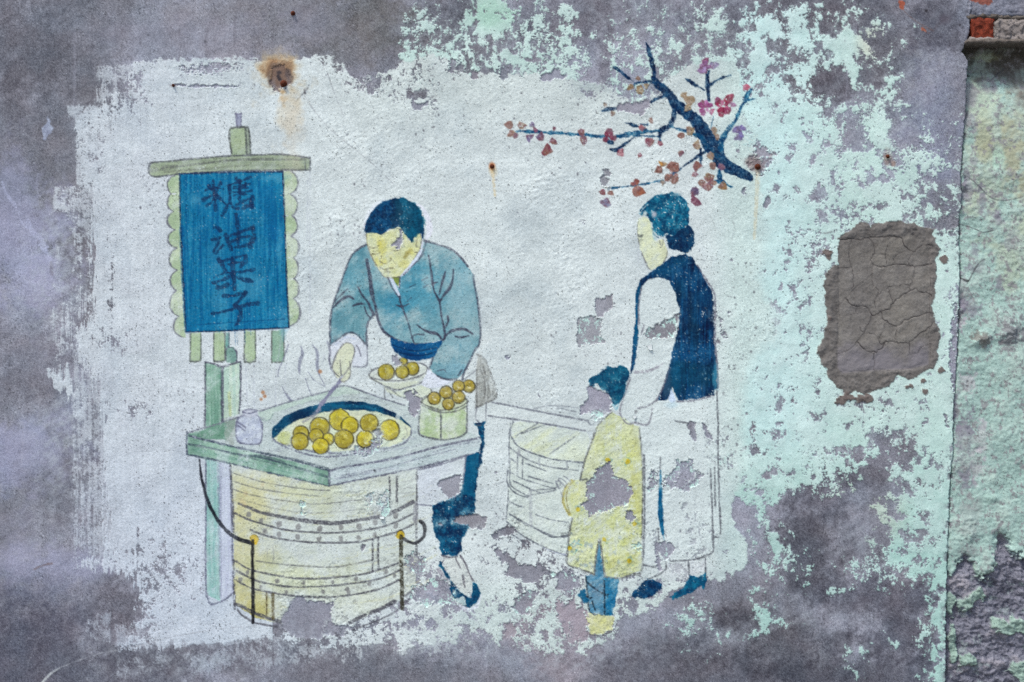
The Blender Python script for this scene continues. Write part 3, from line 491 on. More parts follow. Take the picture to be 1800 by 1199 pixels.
for i, (p, w, a) in enumerate([([(411, 832), (440, 841), (475, 850), (540, 860), (580, 862)], 1.6, .6), ([(411, 846), (450, 858), (500, 866), (560, 872)], 1.4, .5), ([(411, 860), (442, 870), (500, 880), (560, 886), (640, 878)], 1.6, .55), ([(420, 876), (480, 893), (550, 902), (640, 895)], 1.3, .4),
    ([(420, 885), (440, 893), (460, 901), (500, 909), (530, 914), (585, 920), (637, 913), (673, 907), (700, 896), (726, 882)], [3, 4, 5, 5, 6, 6, 5, 6, 6, 6], .8),
    ([(413, 902), (435, 912), (459, 920), (500, 931), (540, 935), (579, 937), (625, 934), (668, 927), (700, 916), (728, 902)], 2.8, .8), ([(441, 931), (460, 939), (487, 946), (520, 951), (560, 954), (600, 954), (634, 952), (673, 942), (700, 934), (728, 921)], 2.8, .8),
    ([(450, 986), (505, 993), (579, 997), (620, 992), (654, 984)], 2.4, .5), ([(415, 986), (430, 996), (450, 1004), (505, 1015), (540, 1017), (579, 1016), (634, 1010), (668, 1001), (700, 990)], 2.8, .8), ([(416, 1003), (435, 1013), (459, 1023), (505, 1031), (540, 1032), (579, 1030), (625, 1025), (668, 1017), (701, 1003)], 2.8, .8),
    ([(415, 1019), (430, 1028), (450, 1036), (505, 1046), (560, 1050), (600, 1048), (634, 1043), (668, 1035), (701, 1020)], 2.8, .8), ([(413, 1061), (428, 1067), (446, 1077), (470, 1086), (493, 1093)], 5, .85), ([(418, 1072), (424, 1080), (433, 1086), (450, 1095), (487, 1102)], 3, .75), ([(614, 1095), (628, 1088), (642, 1081)], 5.5, .8), ([(652, 1077), (672, 1069), (694, 1057)], 6, .85), ([(618, 1108), (650, 1096), (692, 1077), (722, 1050)], 2.6, .6), ([(706, 1048), (718, 1044), (728, 1034)], 4, .7)]):
    stroke(O + 'hoop#%d' % i, p, w * 1.2 if np.isscalar(w) else [q * 1.2 for q in w], hoopc, min(1, a * 1.15), grain=.3, force=True)
for i, (x, y) in enumerate([(524, 927), (562, 930), (599, 928), (631, 925), (660, 919), (524, 944), (561, 948), (599, 947), (630, 946), (658, 940), (437, 905), (466, 934), (491, 940), (696, 907), (696, 925), (459, 916), (491, 922)] + [(435, 1007), (423, 1019), (487, 1022), (534, 1025), (585, 1023), (626, 1018), (459, 1032), (503, 1041), (568, 1040), (610, 1037), (650, 1027), (678, 1005), (694, 1013), (612, 1042)]):
    r = 3.8 if i < 17 else 3.1
    fill(O + 'rivet#%d' % i, [(x - r * .8, y - r * 1.1), (x + r * .8, y - r * 1.2), (x + r, y + r * .6), (x, y + r * 1.2), (x - r, y + r * .6)], (118, 118, 120), (136, 136, 138), a=.85)
lines(O + 'barrel', [[(405, 818), (409, 880), (411, 940)], [(411, 985), (412, 1040), (413, 1062), (413, 1070)], [(733, 826), (733, 870), (732, 915), (732, 975)], [(655, 948), (655, 1003)], [(665, 944), (665, 999)], [(685, 838), (685, 905)], [(698, 838), (698, 884)]], 3.2, hoopc, .75, grain=.5)
stroke(O + 'barrel', [(732, 885), (730, 915)], 9, (120, 118, 132), .6, grain=.5); lines(O + 'barrel', [[(469, 1043), (469, 1082)]], 2.6, (110, 100, 70)); lines(O + 'barrel', [[(480, 1045), (480, 1087)]], 4.6, (110, 100, 70))
for p in [[(704, 860), (728, 856)], [(705, 868), (728, 864)], [(704, 848), (726, 844)], [(672, 950), (690, 946)], [(675, 961), (695, 956)], [(705, 875), (728, 870)], [(480, 960), (482, 985)], [(470, 962), (470, 984)]]: stroke(O + 'barrel', p, 2.2, (150, 154, 158), .6, grain=.6)
for x, y in [(425, 880), (462, 852), (432, 868), (430, 886)]: dab((200, 170, 130), x, y, 4, 5, .25)
stroke(O + 'rope#1', [(351, 808), (352, 822), (354, 837), (359, 858), (365, 880), (374, 899), (386, 918), (400, 934), (419, 947), (441, 954)], [2.5, 3.5, 4.5, 5, 5.5, 6, 6.5, 7, 7.5, 7], (26, 28, 38), .95, grain=.12, force=True)
fill(O + 'ring#1', [(440, 944), (446, 939), (453, 942), (455, 950), (450, 956), (442, 953)], (204, 168, 30), (214, 180, 50)); stroke(O + 'ring#1', [(440, 946), (446, 939), (454, 944)], 1.6, (70, 60, 30), .9)
stroke(O + 'rope#2', [(445, 950), (444, 985), (445, 1040), (445, 1094)], [6, 5.5, 6.5, 6], (26, 26, 32), .95, grain=.12, force=True)
fill(O + 'ring#2', [(697, 940), (702, 933), (709, 935), (711, 944), (705, 948), (699, 946)], (196, 166, 40), (208, 180, 60)); stroke(O + 'ring#2', [(697, 942), (699, 935), (706, 932), (711, 938)], 1.8, (60, 52, 30), .9)
stroke(O + 'rope#3', [(705, 942), (705, 975), (706, 1010), (707, 1070)], 7, (50, 48, 38), .92, grain=.3, force=True); dab((206, 212, 196), 705, 982, 5, 3, .8); dab((190, 196, 190), 707, 1035, 5, 3, .5)
stroke(O + 'rope#4', [(709, 946), (718, 952), (729, 955), (738, 950), (745, 942), (747, 930), (744, 921), (739, 916)], [5, 6, 6, 6, 6.5, 6.5, 6.5, 6], (34, 34, 40), .95, grain=.15, force=True)

# --- sketched barrel and carrying pole
E = 'tub/'; PC = (100, 106, 120)
fill(E + 'side', [(896, 745), (899, 768), (915, 787), (945, 800), (985, 810), (1024, 813), (1018, 850), (1005, 845), (990, 860), (990, 882), (1003, 908), (1000, 940), (997, 978), (952, 961), (915, 941), (891, 916), (893, 860), (896, 800)], (205, 217, 212), (209, 219, 208), sm=False, a=.7)
fill(E + 'lid', [(900, 742), (932, 742), (1030, 760), (1036, 775), (1026, 812), (985, 809), (945, 799), (915, 786), (899, 768)], (212, 221, 198), (207, 218, 208), sm=False, a=.85)
for p in [[(905, 766), (950, 745)], [(925, 786), (975, 752)], [(940, 792), (1000, 768)], [(960, 800), (1015, 762)]]: stroke(E + 'lid', p, 8, (212, 218, 168), .35, grain=.5)
lines(E + 'lid', [[(902, 742), (897, 756), (899, 768), (913, 786), (943, 799), (976, 808), (1024, 813)], [(907, 766), (950, 742)], [(966, 798), (1010, 768)], [(918, 762), (960, 745)]], 2, PC)
lines(E + 'side', [[(897, 744), (895, 783), (896, 823)], [(894, 785), (910, 797), (932, 810), (968, 821), (1016, 827)], [(897, 830), (922, 843), (976, 859)], [(902, 845), (935, 861), (950, 866)], [(893, 827), (891, 845), (896, 857), (908, 868), (928, 875)], [(897, 826), (896, 845), (902, 857), (930, 873)], [(894, 862), (892, 890), (890, 912)], [(891, 917), (915, 939), (952, 960), (996, 977)],
   [(895, 903), (930, 923), (974, 943), (997, 943)], [(895, 881), (908, 888), (921, 892)], [(939, 928), (970, 944), (997, 941)], [(897, 905), (928, 925)], [(932, 862), (976, 858), (988, 848)], [(934, 870), (975, 862), (988, 856)], [(942, 905), (970, 914), (1000, 918)], [(910, 798), (909, 834)], [(919, 806), (918, 842)], [(898, 806), (906, 812)], [(925, 815), (960, 828)], [(930, 838), (972, 850)], [(898, 938), (930, 960)]], 1.9, PC, .8)
stroke(E + 'side', [(912, 787), (912, 801)], 5, (146, 150, 160), .7); stroke(E + 'side', [(932, 864), (933, 895), (933, 925)], 6, (150, 154, 164), .65, grain=.5); stroke(E + 'side', [(947, 806), (949, 818)], 4, (150, 156, 166), .6); stroke(E + 'side', [(996, 812), (997, 824)], 4, (140, 146, 156), .7)
stroke(E + 'side', [(955, 963), (978, 972), (1000, 976)], 2, (150, 154, 200), .6)
fill('pole/beam', [(862, 708), (950, 724), (1034, 741), (1042, 757), (1029, 757), (932, 741), (858, 731)], (209, 218, 220), (204, 213, 215), sm=False, a=.8)
lines('pole/beam', [[(864, 707), (905, 715), (950, 724), (1034, 740)], [(858, 731), (895, 736), (932, 741), (1029, 757)]], 2.4, (128, 132, 146)); lines('pole/beam', [[(939, 718), (952, 715), (965, 713), (990, 714), (1016, 717)], [(980, 717), (1012, 724)], [(1034, 740), (1037, 746), (1044, 745)]], 1.8, (140, 146, 158), .75)

# --- vendor
M = 'vendor/'
stroke(None, [(640, 402), (643, 388), (651, 371), (664, 357), (676, 350)], [3, 6, 7, 5, 2], (222, 228, 240), .7); stroke(None, [(728, 356), (742, 366), (750, 380), (754, 395), (755, 408), (750, 418)], [2, 6, 9, 11, 10, 6], (226, 228, 242), .85, grain=.2)
fill(M + 'trouser_leg', [(832, 742), (852, 742), (852, 762), (850, 796), (841, 830), (837, 874), (834, 900), (826, 927), (814, 944), (812, 966), (803, 978), (776, 976), (773, 954), (763, 936), (760, 912), (760, 888), (780, 880), (807, 869), (813, 855), (818, 808), (820, 799), (844, 796), (845, 770), (838, 752)], (0, 34, 70), (6, 82, 120), sm=False, ew=1.2, nz=N_FLK2, wear=.12, film=.3)
fill(M + 'trouser_leg', [(820, 800), (843, 797), (838, 830), (833, 872), (810, 868), (814, 850)], (12, 92, 128), (8, 74, 112), sm=False, a=.8, nz=N_VST)
fill(M + 'apron', [(734, 825), (790, 812), (819, 801), (814, 840), (807, 868), (784, 878), (759, 888), (735, 887)], (206, 213, 226), (198, 206, 214), sm=False, a=.75)
lines(M + 'apron', [[(735, 887), (759, 889)], [(819, 803), (814, 850)], [(735, 826), (780, 815), (818, 802)]], 2.2, (120, 122, 144))
fill(M + 'side_cloth', [(839, 622), (852, 632), (860, 652), (866, 672), (873, 695), (861, 706), (840, 716), (835, 716), (838, 650)], (158, 162, 160), (178, 182, 180), nz=N_VST, sm=False)
lines(M + 'side_cloth', [[(838, 622), (852, 632), (862, 655), (873, 695), (860, 706), (836, 717)], [(842, 645), (852, 670), (851, 700)], [(848, 640), (862, 690)], [(838, 650), (838, 716)], [(858, 700), (868, 690)]], 2.6, (112, 112, 112), .7, grain=.5)
for p in [[(840, 650), (846, 710)], [(846, 655), (850, 705)], [(855, 660), (862, 696)]]: stroke(M + 'side_cloth', p, 4, (138, 140, 136), .5, grain=.7)
lines(M + 'side_cloth', [[(838, 716), (836, 735), (842, 742)], [(855, 706), (854, 740)], [(815, 668), (838, 650)]], 1.8, (140, 144, 156), .8)
fill(M + 'sock', [(780, 980), (809, 977), (820, 995), (831, 1019), (830, 1041), (817, 1046), (795, 1023), (782, 999)], (198, 204, 204), (206, 212, 210), sm=False, a=.8)
lines(M + 'sock', [[(809, 977), (818, 990), (824, 1006), (831, 1020)], [(801, 982), (809, 998)], [(813, 1012), (817, 1032)], [(776, 976), (790, 980), (804, 978)]], 2.4, (96, 92, 106))
fill(M + 'shoe', [(772, 994), (774, 987), (782, 1002), (793, 1019), (803, 1036), (817, 1047), (828, 1050), (831, 1021), (839, 1028), (845, 1042), (838, 1060), (824, 1068), (812, 1062), (797, 1052), (789, 1034), (793, 1026), (784, 1014)], (2, 52, 88), (8, 84, 120), sm=False, ew=1, nz=N_FINE, wear=.2, film=.3)
fill(None, [(800, 1052), (812, 1050), (819, 1058), (816, 1064), (804, 1058)], (196, 208, 208), a=.9, ew=2); stroke(None, [(808, 1063), (822, 1072), (838, 1064), (846, 1046)], [4, 6, 5, 3], (220, 226, 238), .85)
stroke(M + 'shoe', [(793, 1026), (806, 1040), (820, 1049)], 2.6, (10, 40, 70), .8); stroke(None, [(770, 1000), (780, 1014), (788, 1020)], 6, (140, 136, 150), .8)
# jacket
jk = [(646, 430), (633, 437), (620, 447), (613, 460), (602, 490), (588, 528), (582, 551), (580, 583), (581, 606), (597, 595), (611, 585), (626, 587), (644, 607), (644, 583), (647, 567), (657, 553), (660, 553), (667, 573), (675, 584), (689, 594), (708, 600), (730, 604), (750, 603), (777, 597), (765, 620), (755, 646), (762, 657), (780, 666), (802, 667), (816, 655), (826, 634), (835, 615), (842, 606), (845, 584), (843, 560), (839, 528), (834, 499), (832, 483), (822, 468), (794, 439), (762, 428), (745, 423), (740, 446), (728, 462), (711, 483), (702, 488), (676, 488), (660, 466), (651, 448)]
fill(M + 'jacket', jk, (90, 140, 156), (130, 168, 178), sm=False, nz=N_MED, k=.5, film=.1)
own = lid(M + 'jacket')
for c, cu, cv, ru, rv, a in [((70, 148, 176), 742, 500, 34, 50, .65), ((64, 140, 168), 690, 540, 30, 44, .6), ((58, 134, 164), 688, 536, 14, 16, .5), ((88, 152, 172), 620, 500, 22, 60, .5), ((96, 148, 162), 600, 570, 26, 30, .5), ((104, 150, 160), 632, 555, 22, 30, .5), ((150, 186, 198), 805, 500, 26, 60, .5), ((156, 188, 198), 815, 570, 22, 60, .5), ((150, 182, 192), 800, 620, 30, 40, .5), ((108, 166, 186), 815, 480, 12, 30, .4), ((76, 146, 168), 750, 470, 14, 26, .5), ((120, 168, 182), 760, 560, 30, 30, .4), ((160, 190, 198), 690, 500, 14, 14, .3), ((84, 150, 170), 660, 500, 14, 40, .4), ((132, 170, 180), 720, 590, 40, 14, .4), ((120, 172, 196), 800, 650, 20, 14, .3)]:
    sl = bbox([(cu - 2 * ru, cv - 2 * rv), (cu + 2 * ru, cv + 2 * rv)], 0); d_ = np.hypot((U[sl] - cu) / ru, (V[sl] - cv) / rv) + .35 * N_MED[sl] + .1 * N_FINE[sl]; blend(sl, c, sstep(1.5, .2, d_) * a * (LAB[sl] == own))
sl = bbox([(575, 420), (850, 670)], 0); sp = sstep(.9, 1.9, N_GRN[sl] + .35 * N_MED[sl]) * (LAB[sl] == own); blend(sl, (74, 112, 126), sp * .45)
for _ in range(330):
    u, v = rng.uniform(582, 842), rng.uniform(430, 664)
    if LAB[np.searchsorted(vs, v), np.searchsorted(us, u)] != own: continue
    L = rng.uniform(5, 18); an = rng.uniform(.6, 2.2) if u < 660 or u > 780 else rng.uniform(-.4, .9); stroke(M + 'jacket', [(u, v), (u + L * math.cos(an), v + L * math.sin(an))], rng.uniform(1, 3), (66, 128, 152) if rng.rand() < .55 else (158, 192, 202), .3, grain=.7)
JL = (58, 60, 80)
for p, w in [([(645, 457), (648, 475), (651, 490), (653, 506), (655, 522), (660, 538)], [5, 6, 6.5, 7, 6.5, 4]), ([(660, 538), (663, 556), (670, 576), (680, 587), (692, 595)], 4.5), ([(630, 505), (636, 518), (645, 529), (653, 545), (657, 553)], [2.5, 3.5, 4, 4.5, 4]), ([(620, 538), (630, 534), (641, 534)], [3, 4.5, 2.5]), ([(586, 541), (594, 532), (603, 525), (613, 521), (621, 525)], [2.5, 3.5, 4.5, 4.5, 3]), ([(587, 532), (598, 520), (611, 508)], 2), ([(641, 540), (645, 552), (650, 558)], 2.2),
    ([(703, 520), (703, 528), (706, 537), (714, 558), (720, 576), (724, 592), (728, 604)], [3, 3.4, 2.4, 2.6, 2.6, 2.8, 2.4]), ([(696, 536), (707, 539), (719, 534)], [2, 3, 2]), ([(716, 530), (723, 523)], 1.6), ([(722, 594), (730, 588), (745, 588)], 1.8),
    ([(753, 449), (756, 462), (758, 478), (760, 495), (763, 511), (768, 521), (773, 532), (776, 556), (780, 574), (782, 590), (780, 598)], [2, 3.5, 4, 3.5, 3.5, 3.5, 4.5, 3.5, 3.5, 4, 3]), ([(783, 478), (779, 490), (776, 502), (772, 518)], [2.5, 5, 4, 2.5]), ([(797, 474), (795, 495), (789, 509), (780, 519), (773, 531)], [2, 3.5, 5, 4, 4]), ([(787, 556), (788, 564), (786, 569), (782, 575)], [3.5, 3.5, 3, 3]),
    ([(780, 597), (785, 589), (792, 583), (805, 579), (818, 579), (831, 587)], [3, 4, 4.5, 5, 4.5, 2.5]), ([(800, 591), (812, 593), (824, 590)], [2.5, 4, 2]), ([(733, 571), (742, 578), (755, 584), (768, 587), (778, 598)], [1.6, 3.5, 5, 5, 3.5]), ([(760, 498), (770, 496)], 2.2), ([(742, 493), (752, 488)], 1.6), ([(753, 500), (744, 506)], 1.4), ([(720, 505), (730, 500)], 1.3), ([(785, 655), (780, 650), (770, 652)], 1.5), ([(812, 650), (806, 660)], 2.4)]:
    stroke(M + 'jacket', p, w if np.isscalar(w) else [q * 1.05 for q in w], JL, .95, grain=.25)
lines(M + 'jacket', [[(644, 430), (632, 437), (620, 447), (613, 460), (602, 490), (588, 528), (582, 551), (580, 583), (581, 606)], [(581, 606), (597, 595), (611, 585), (626, 587), (636, 598), (645, 608)], [(645, 606), (644, 583), (647, 567), (657, 553)], [(745, 423), (762, 428), (794, 439), (810, 453), (822, 468)], [(832, 483), (834, 499), (839, 528), (843, 560), (845, 584), (842, 606), (835, 615), (826, 634), (816, 655), (812, 668)], [(777, 598), (765, 620), (755, 646)], [(762, 657), (780, 666), (802, 667)], [(688, 594), (708, 601), (730, 605), (755, 603)]], 3, (74, 80, 100), .8)
stroke(M + 'jacket', [(584, 604), (590, 595)], 8, (84, 110, 124), .6)
fill(M + 'sash', [(687, 594), (707, 601), (730, 605), (755, 604), (777, 598), (770, 614), (766, 624), (753, 631), (731, 633), (712, 630), (697, 621), (689, 609)], (0, 56, 108), (4, 78, 132), ew=.8, film=.25)
lines(M + 'sash', [[(690, 606), (710, 614), (735, 617), (768, 611)], [(694, 617), (715, 623), (740, 625), (766, 619)]], 2.2, (4, 42, 84), .7); stroke(M + 'sash', [(700, 612), (730, 620), (760, 616)], 1.6, (30, 110, 160), .5)
fill(M + 'cuff#1', [(581, 607), (597, 596), (611, 587), (626, 590), (645, 609), (646, 633), (642, 644), (622, 644), (616, 640), (623, 619), (619, 606), (607, 603), (594, 617), (586, 634), (580, 626)], (214, 219, 232), (206, 212, 224), sm=False, a=.85)
lines(M + 'cuff#1', [[(645, 609), (646, 633), (642, 644), (620, 645)], [(578, 602), (581, 620), (579, 632), (584, 647)], [(626, 606), (632, 618), (634, 626)]], 2, (120, 122, 140), .75); stroke(M + 'cuff#1', [(590, 606), (608, 593), (624, 596)], 3, (170, 186, 220), .4)
fill(M + 'hand', [(584, 646), (588, 632), (594, 618), (607, 603), (620, 607), (623, 619), (617, 640), (615, 661), (606, 671), (600, 668), (603, 659), (594, 664)], (214, 218, 192), (204, 210, 180), a=.9)
lines(M + 'hand', [[(583, 645), (588, 655), (597, 663)], [(584, 645), (588, 632), (594, 618), (607, 603), (620, 607), (623, 619), (617, 640), (610, 652), (604, 660)], [(598, 633), (599, 646), (600, 660)], [(615, 636), (616, 660), (606, 671), (598, 669)]], 2, (124, 124, 130), .8)
fill(M + 'cuff#2', [(752, 649), (763, 658), (780, 668), (800, 670), (785, 676), (765, 682), (745, 679), (742, 672), (749, 660)], (222, 228, 241), (212, 219, 236), a=1)
# neck, collar, face, hair
fill(M + 'neck', [(688, 487), (703, 487), (701, 505)], (116, 134, 58), (130, 146, 70), sm=False)
fill(M + 'collar', [(682, 488), (689, 487), (704, 519), (700, 520)], (206, 216, 236), sm=False); fill(M + 'collar', [(741, 424), (745, 424), (741, 446), (729, 463), (712, 483), (704, 487), (702, 506), (700, 505), (703, 486), (726, 457), (734, 444)], (208, 218, 238), sm=False)
lines(M + 'collar', [[(682, 488), (688, 503), (699, 520), (703, 524)], [(703, 487), (702, 506)], [(745, 446), (735, 458), (722, 470), (710, 483)], [(749, 424), (745, 440), (736, 456)]], 2, (70, 72, 96))
face = [(643, 410), (652, 409), (664, 409.5), (670, 412.5), (676, 410), (684, 404), (700, 399), (704, 400), (708, 406), (716, 417), (724, 426), (730, 414), (735, 410), (740, 412), (741, 420), (738, 440), (733, 445), (726, 457), (714, 472), (702, 487), (676, 487), (668, 475), (660, 464), (651, 447), (645, 428)]
fill(M + 'face', face, (208, 212, 158), (216, 218, 172), sm=False, nz=N_FINE)
for c, cu, cv, ru, rv, a in [((206, 198, 84), 672, 436, 9, 15, .6), ((208, 200, 96), 667, 426, 6, 10, .4), ((206, 196, 96), 672, 462, 10, 8, .5), ((204, 196, 90), 662, 460, 5, 12, .45), ((204, 194, 100), 722, 442, 6, 8, .5), ((206, 200, 110), 710, 466, 8, 8, .4)]: dab(c, cu, cv, ru, rv, a)
fill(M + 'face', [(709, 453), (712, 446), (719, 438), (725, 437), (718, 450), (713, 454)], (160, 150, 84), a=.7, ew=1.5)
FL = (104, 98, 76)
for p, w in [([(650, 434), (657, 436), (666, 432)], 2), ([(654, 446), (661, 447), (668, 444)], 2), ([(656, 442), (668, 441)], 1.2), ([(689, 440), (696, 441), (703, 438)], 2.2), ([(671, 449), (670, 454)], 1.5), ([(668, 459), (672, 462), (676, 464), (683, 461), (688, 456), (686, 453)], 1.7), ([(667, 470), (677, 474), (684, 472), (691, 471)], 2.2), ([(676, 478), (685, 478)], 1.6), ([(691, 458), (697, 466), (704, 469)], 1.3), ([(731, 424), (735, 418), (738, 416)], 1.4), ([(733, 424), (731, 432), (735, 434)], 1.4), ([(729, 444), (733, 444)], 1.6), ([(644, 412), (646, 430), (652, 448), (661, 465), (676, 487), (702, 487)], 1.8), ([(739, 412), (741, 422), (738, 438), (727, 456)], 1.6)]: stroke(M + 'face', p, w, FL, .8)
hair = [(640.5, 406), (641.5, 398), (647, 381), (659, 365), (676, 353), (690, 349), (696, 348.5), (699, 350), (702, 347), (708, 347), (716, 351), (731, 360), (740, 372), (744, 390), (746.5, 404), (744, 420), (742, 419), (740.5, 411), (735, 409), (730, 414), (724, 427), (716, 417), (708, 406), (704, 400), (700, 398.5), (684, 404), (676, 410), (670, 412.5), (664, 409.5), (652, 409), (643, 410)]
fill(M + 'hair', hair, (2, 36, 70), (4, 66, 112), sm=False, ew=.6, nz=N_FLK2, film=.3)
fill(M + 'hair', [(699, 350), (708, 347), (716, 351), (731, 360), (740, 372), (744, 390), (745, 404), (735, 408), (724, 426), (712, 410), (703, 398), (696, 380), (696, 362)], (8, 70, 96), (12, 96, 120), a=.65, nz=N_FLK2, ew=2); fill(M + 'hair', [(694, 356), (700, 352), (706, 370), (706, 392), (690, 396), (688, 376)], (12, 44, 70), a=.6, ew=3)
for _ in range(120): u, v = rng.uniform(643, 744), rng.uniform(350, 412); stroke(M + 'hair', [(u, v), (u + rng.uniform(-5, 5), v + rng.uniform(2, 6))], 1.1, (70, 150, 186) if rng.rand() < .5 else (4, 34, 64), .4) if LAB[np.searchsorted(vs, v), np.searchsorted(us, u)] == lid(M + 'hair') else None

# --- child
D = 'child/'
fill(D + 'trousers', [(1053, 950), (1056, 946), (1059, 988), (1063, 1010), (1087, 1016), (1084, 1043), (1078, 1080), (1063, 1083), (1038, 1077), (1031, 1034), (1030, 1012), (1043, 1010), (1046, 988)], (104, 148, 174), (48, 116, 156), sm=False, ew=1, nz=N_FLK, wear=.3, film=.2)
fill(D + 'trousers', [(1064, 1014), (1086, 1018), (1078, 1080), (1063, 1082)], (6, 96, 146), (20, 110, 156), sm=False, a=.7, ew=1.5)
lines(D + 'trousers', [[(1033, 1024), (1046, 1035), (1063, 1045), (1068, 1045)], [(1062, 1020), (1063, 1080)], [(1041, 1057), (1046, 1072)], [(1031, 1046), (1036, 1052), (1041, 1050)], [(1030, 1014), (1033, 1050), (1038, 1077), (1062, 1083)]], 2.4, (24, 44, 62))
fill(D + 'shoe#1', [(1018, 1045), (1024, 1036), (1031, 1039), (1032, 1059), (1022, 1055)], (10, 72, 116), (8, 90, 130), ew=2, film=.25)
fill(D + 'shoe#2', [(1034, 1078), (1078, 1084), (1078, 1107), (1060, 1112), (1038, 1114), (1033, 1102), (1026, 1090)], (200, 202, 142), (206, 208, 170), sm=False, ew=1.5, nz=N_FINE); lines(D + 'shoe#2', [[(1036, 1115), (1055, 1117), (1075, 1110)]], 2.2, (96, 96, 104)); stroke(None, [(1026, 1119), (1048, 1120), (1064, 1119)], 1.8, (110, 112, 124), .8)
coat = [(1075, 724), (1060, 736), (1049, 751), (1040, 776), (1029, 806), (1020, 843), (1005, 844), (993, 858), (989, 876), (993, 893), (1002, 906), (1006, 912), (1001, 938), (998, 970), (997, 991), (1018, 1000), (1044, 1009), (1048, 980), (1053, 947), (1058, 980), (1063, 1013), (1089, 1015), (1110, 1009), (1128, 1003), (1128, 947), (1130, 855), (1128, 808), (1124, 750), (1113, 746), (1093, 734)]
fill(D + 'coat', coat, (206, 214, 184), (190, 198, 136), sm=False, nz=N_MED, k=.5)
own = lid(D + 'coat')
for c, cu, cv, ru, rv, a in [((190, 192, 104), 1110, 930, 16, 60, .6), ((190, 192, 108), 1116, 850, 10, 50, .5), ((214, 220, 180), 1045, 800, 14, 40, .6), ((216, 222, 190), 1020, 870, 14, 24, .5), ((206, 206, 96), 1012, 868, 10, 20, .3), ((190, 192, 108), 1075, 985, 12, 24, .6), ((216, 222, 178), 1040, 960, 26, 30, .5), ((216, 222, 184), 1090, 770, 20, 30, .4), ((204, 208, 124), 1108, 800, 12, 30, .5), ((212, 216, 150), 1080, 940, 16, 20, .4)]:
    sl = bbox([(cu - 2 * ru, cv - 2 * rv), (cu + 2 * ru, cv + 2 * rv)], 0); d_ = np.hypot((U[sl] - cu) / ru, (V[sl] - cv) / rv) + .3 * N_MED[sl]; blend(sl, c, sstep(1.5, .2, d_) * a * (LAB[sl] == own))
stroke(D + 'cuff', [(1005, 845), (996, 854), (991, 866), (990, 880), (994, 893), (1001, 905)], 5, (192, 184, 100), .8); lines(D + 'cuff', [[(1009, 845), (1000, 856), (996, 868), (997, 886), (1002, 903)], [(1004, 844), (994, 855), (989, 870), (990, 884), (1000, 905)]], 1.6, (150, 136, 80), .8)
fill(D + 'hand', [(976, 846), (984, 840), (998, 842), (1003, 846), (993, 857), (988, 874), (980, 862)], (210, 220, 216), a=.6)
lines(D + 'hand', [[(976, 846), (982, 858), (988, 872)], [(977, 846), (984, 846), (994, 856)], [(982, 841), (990, 843), (997, 851)], [(990, 837), (996, 840), (1002, 846)]], 1.5, (130, 134, 150), .8)
lines(D + 'coat', [[(1075, 724), (1060, 737), (1049, 752), (1040, 777), (1029, 807), (1020, 843)], [(1020, 844), (1032, 842)], [(1006, 912), (1001, 938), (998, 970), (997, 991), (1018, 1000), (1044, 1009)], [(1053, 947), (1048, 975), (1044, 1009)], [(1055, 950), (1059, 980), (1063, 1012)], [(1063, 1014), (1089, 1016), (1110, 1010), (1128, 1004), (1129, 947), (1130, 855), (1129, 808), (1124, 752)]], 2.8, (106, 108, 108), .85)
for p in [[(1050, 782), (1068, 778), (1078, 768)], [(1062, 742), (1085, 752)], [(1060, 762), (1090, 760)], [(1113, 746), (1108, 765)], [(1052, 760), (1050, 775)]]: stroke(D + 'coat', p, 1.8, (160, 162, 110), .6)
for i, (x, y) in enumerate([(1068, 808), (1104, 811), (1016, 896), (1115, 921), (1062, 948), (1002, 964), (1106, 986)]):
    for k_ in range(6):
        an = k_ * 1.05 + i; fill(D + 'coat', [(x + 4 * math.cos(an) - 2, y + 5 * math.sin(an) - 2), (x + 9 * math.cos(an), y + 9 * math.sin(an)), (x + 5 * math.cos(an + .6), y + 6 * math.sin(an + .6))], (118, 156, 150), a=.5, ew=1.5)
    fill(D + 'flower#%d' % i, [(x - 3.5, y - 2), (x, y - 4), (x + 4, y - 1), (x + 2, y + 4), (x - 3, y + 3)], (188, 168, 44), (196, 178, 60))
for _ in range(26): u, v = rng.uniform(1003, 1122), rng.uniform(925, 1000); fill(None, [(u - 2, v - 1), (u + 1, v - 3), (u + 3, v + 1), (u, v + 3)], (140, 160, 168), a=.6, ew=1.2)
for p in [[(1004, 957), (1010, 950)], [(1010, 960), (1018, 950)], [(1008, 975), (1014, 966)], [(1012, 954), (1022, 958)]]: stroke(D + 'coat', p, 2, (70, 150, 176), .7)
fill(D + 'hair', [(1036, 676), (1037, 664), (1050, 658), (1064, 647), (1080, 644), (1095, 644), (1104, 651), (1106, 663), (1100, 680), (1092, 704), (1081, 714), (1075, 707), (1069, 692), (1058, 683), (1050, 676), (1042, 681)], (2, 54, 88), (10, 88, 120), ew=1.4, nz=N_FLK2, film=.3)
for _ in range(36):
    u, v = rng.uniform(1056, 1100), rng.uniform(650, 700); an = rng.uniform(0, 6.3); stroke(D + 'hair', [(u + 4 * math.cos(an + q), v + 4 * math.sin(an + q)) for q in (0, .7, 1.4, 2.1)], 1.6, (4, 40, 72) if rng.rand() < .7 else (90, 165, 186), .55) if LAB[np.searchsorted(vs, v), np.searchsorted(us, u)] == lid(D + 'hair') else None
stroke(None, [(1078, 712), (1083, 720), (1086, 712)], 4, (120, 184, 205), .7)

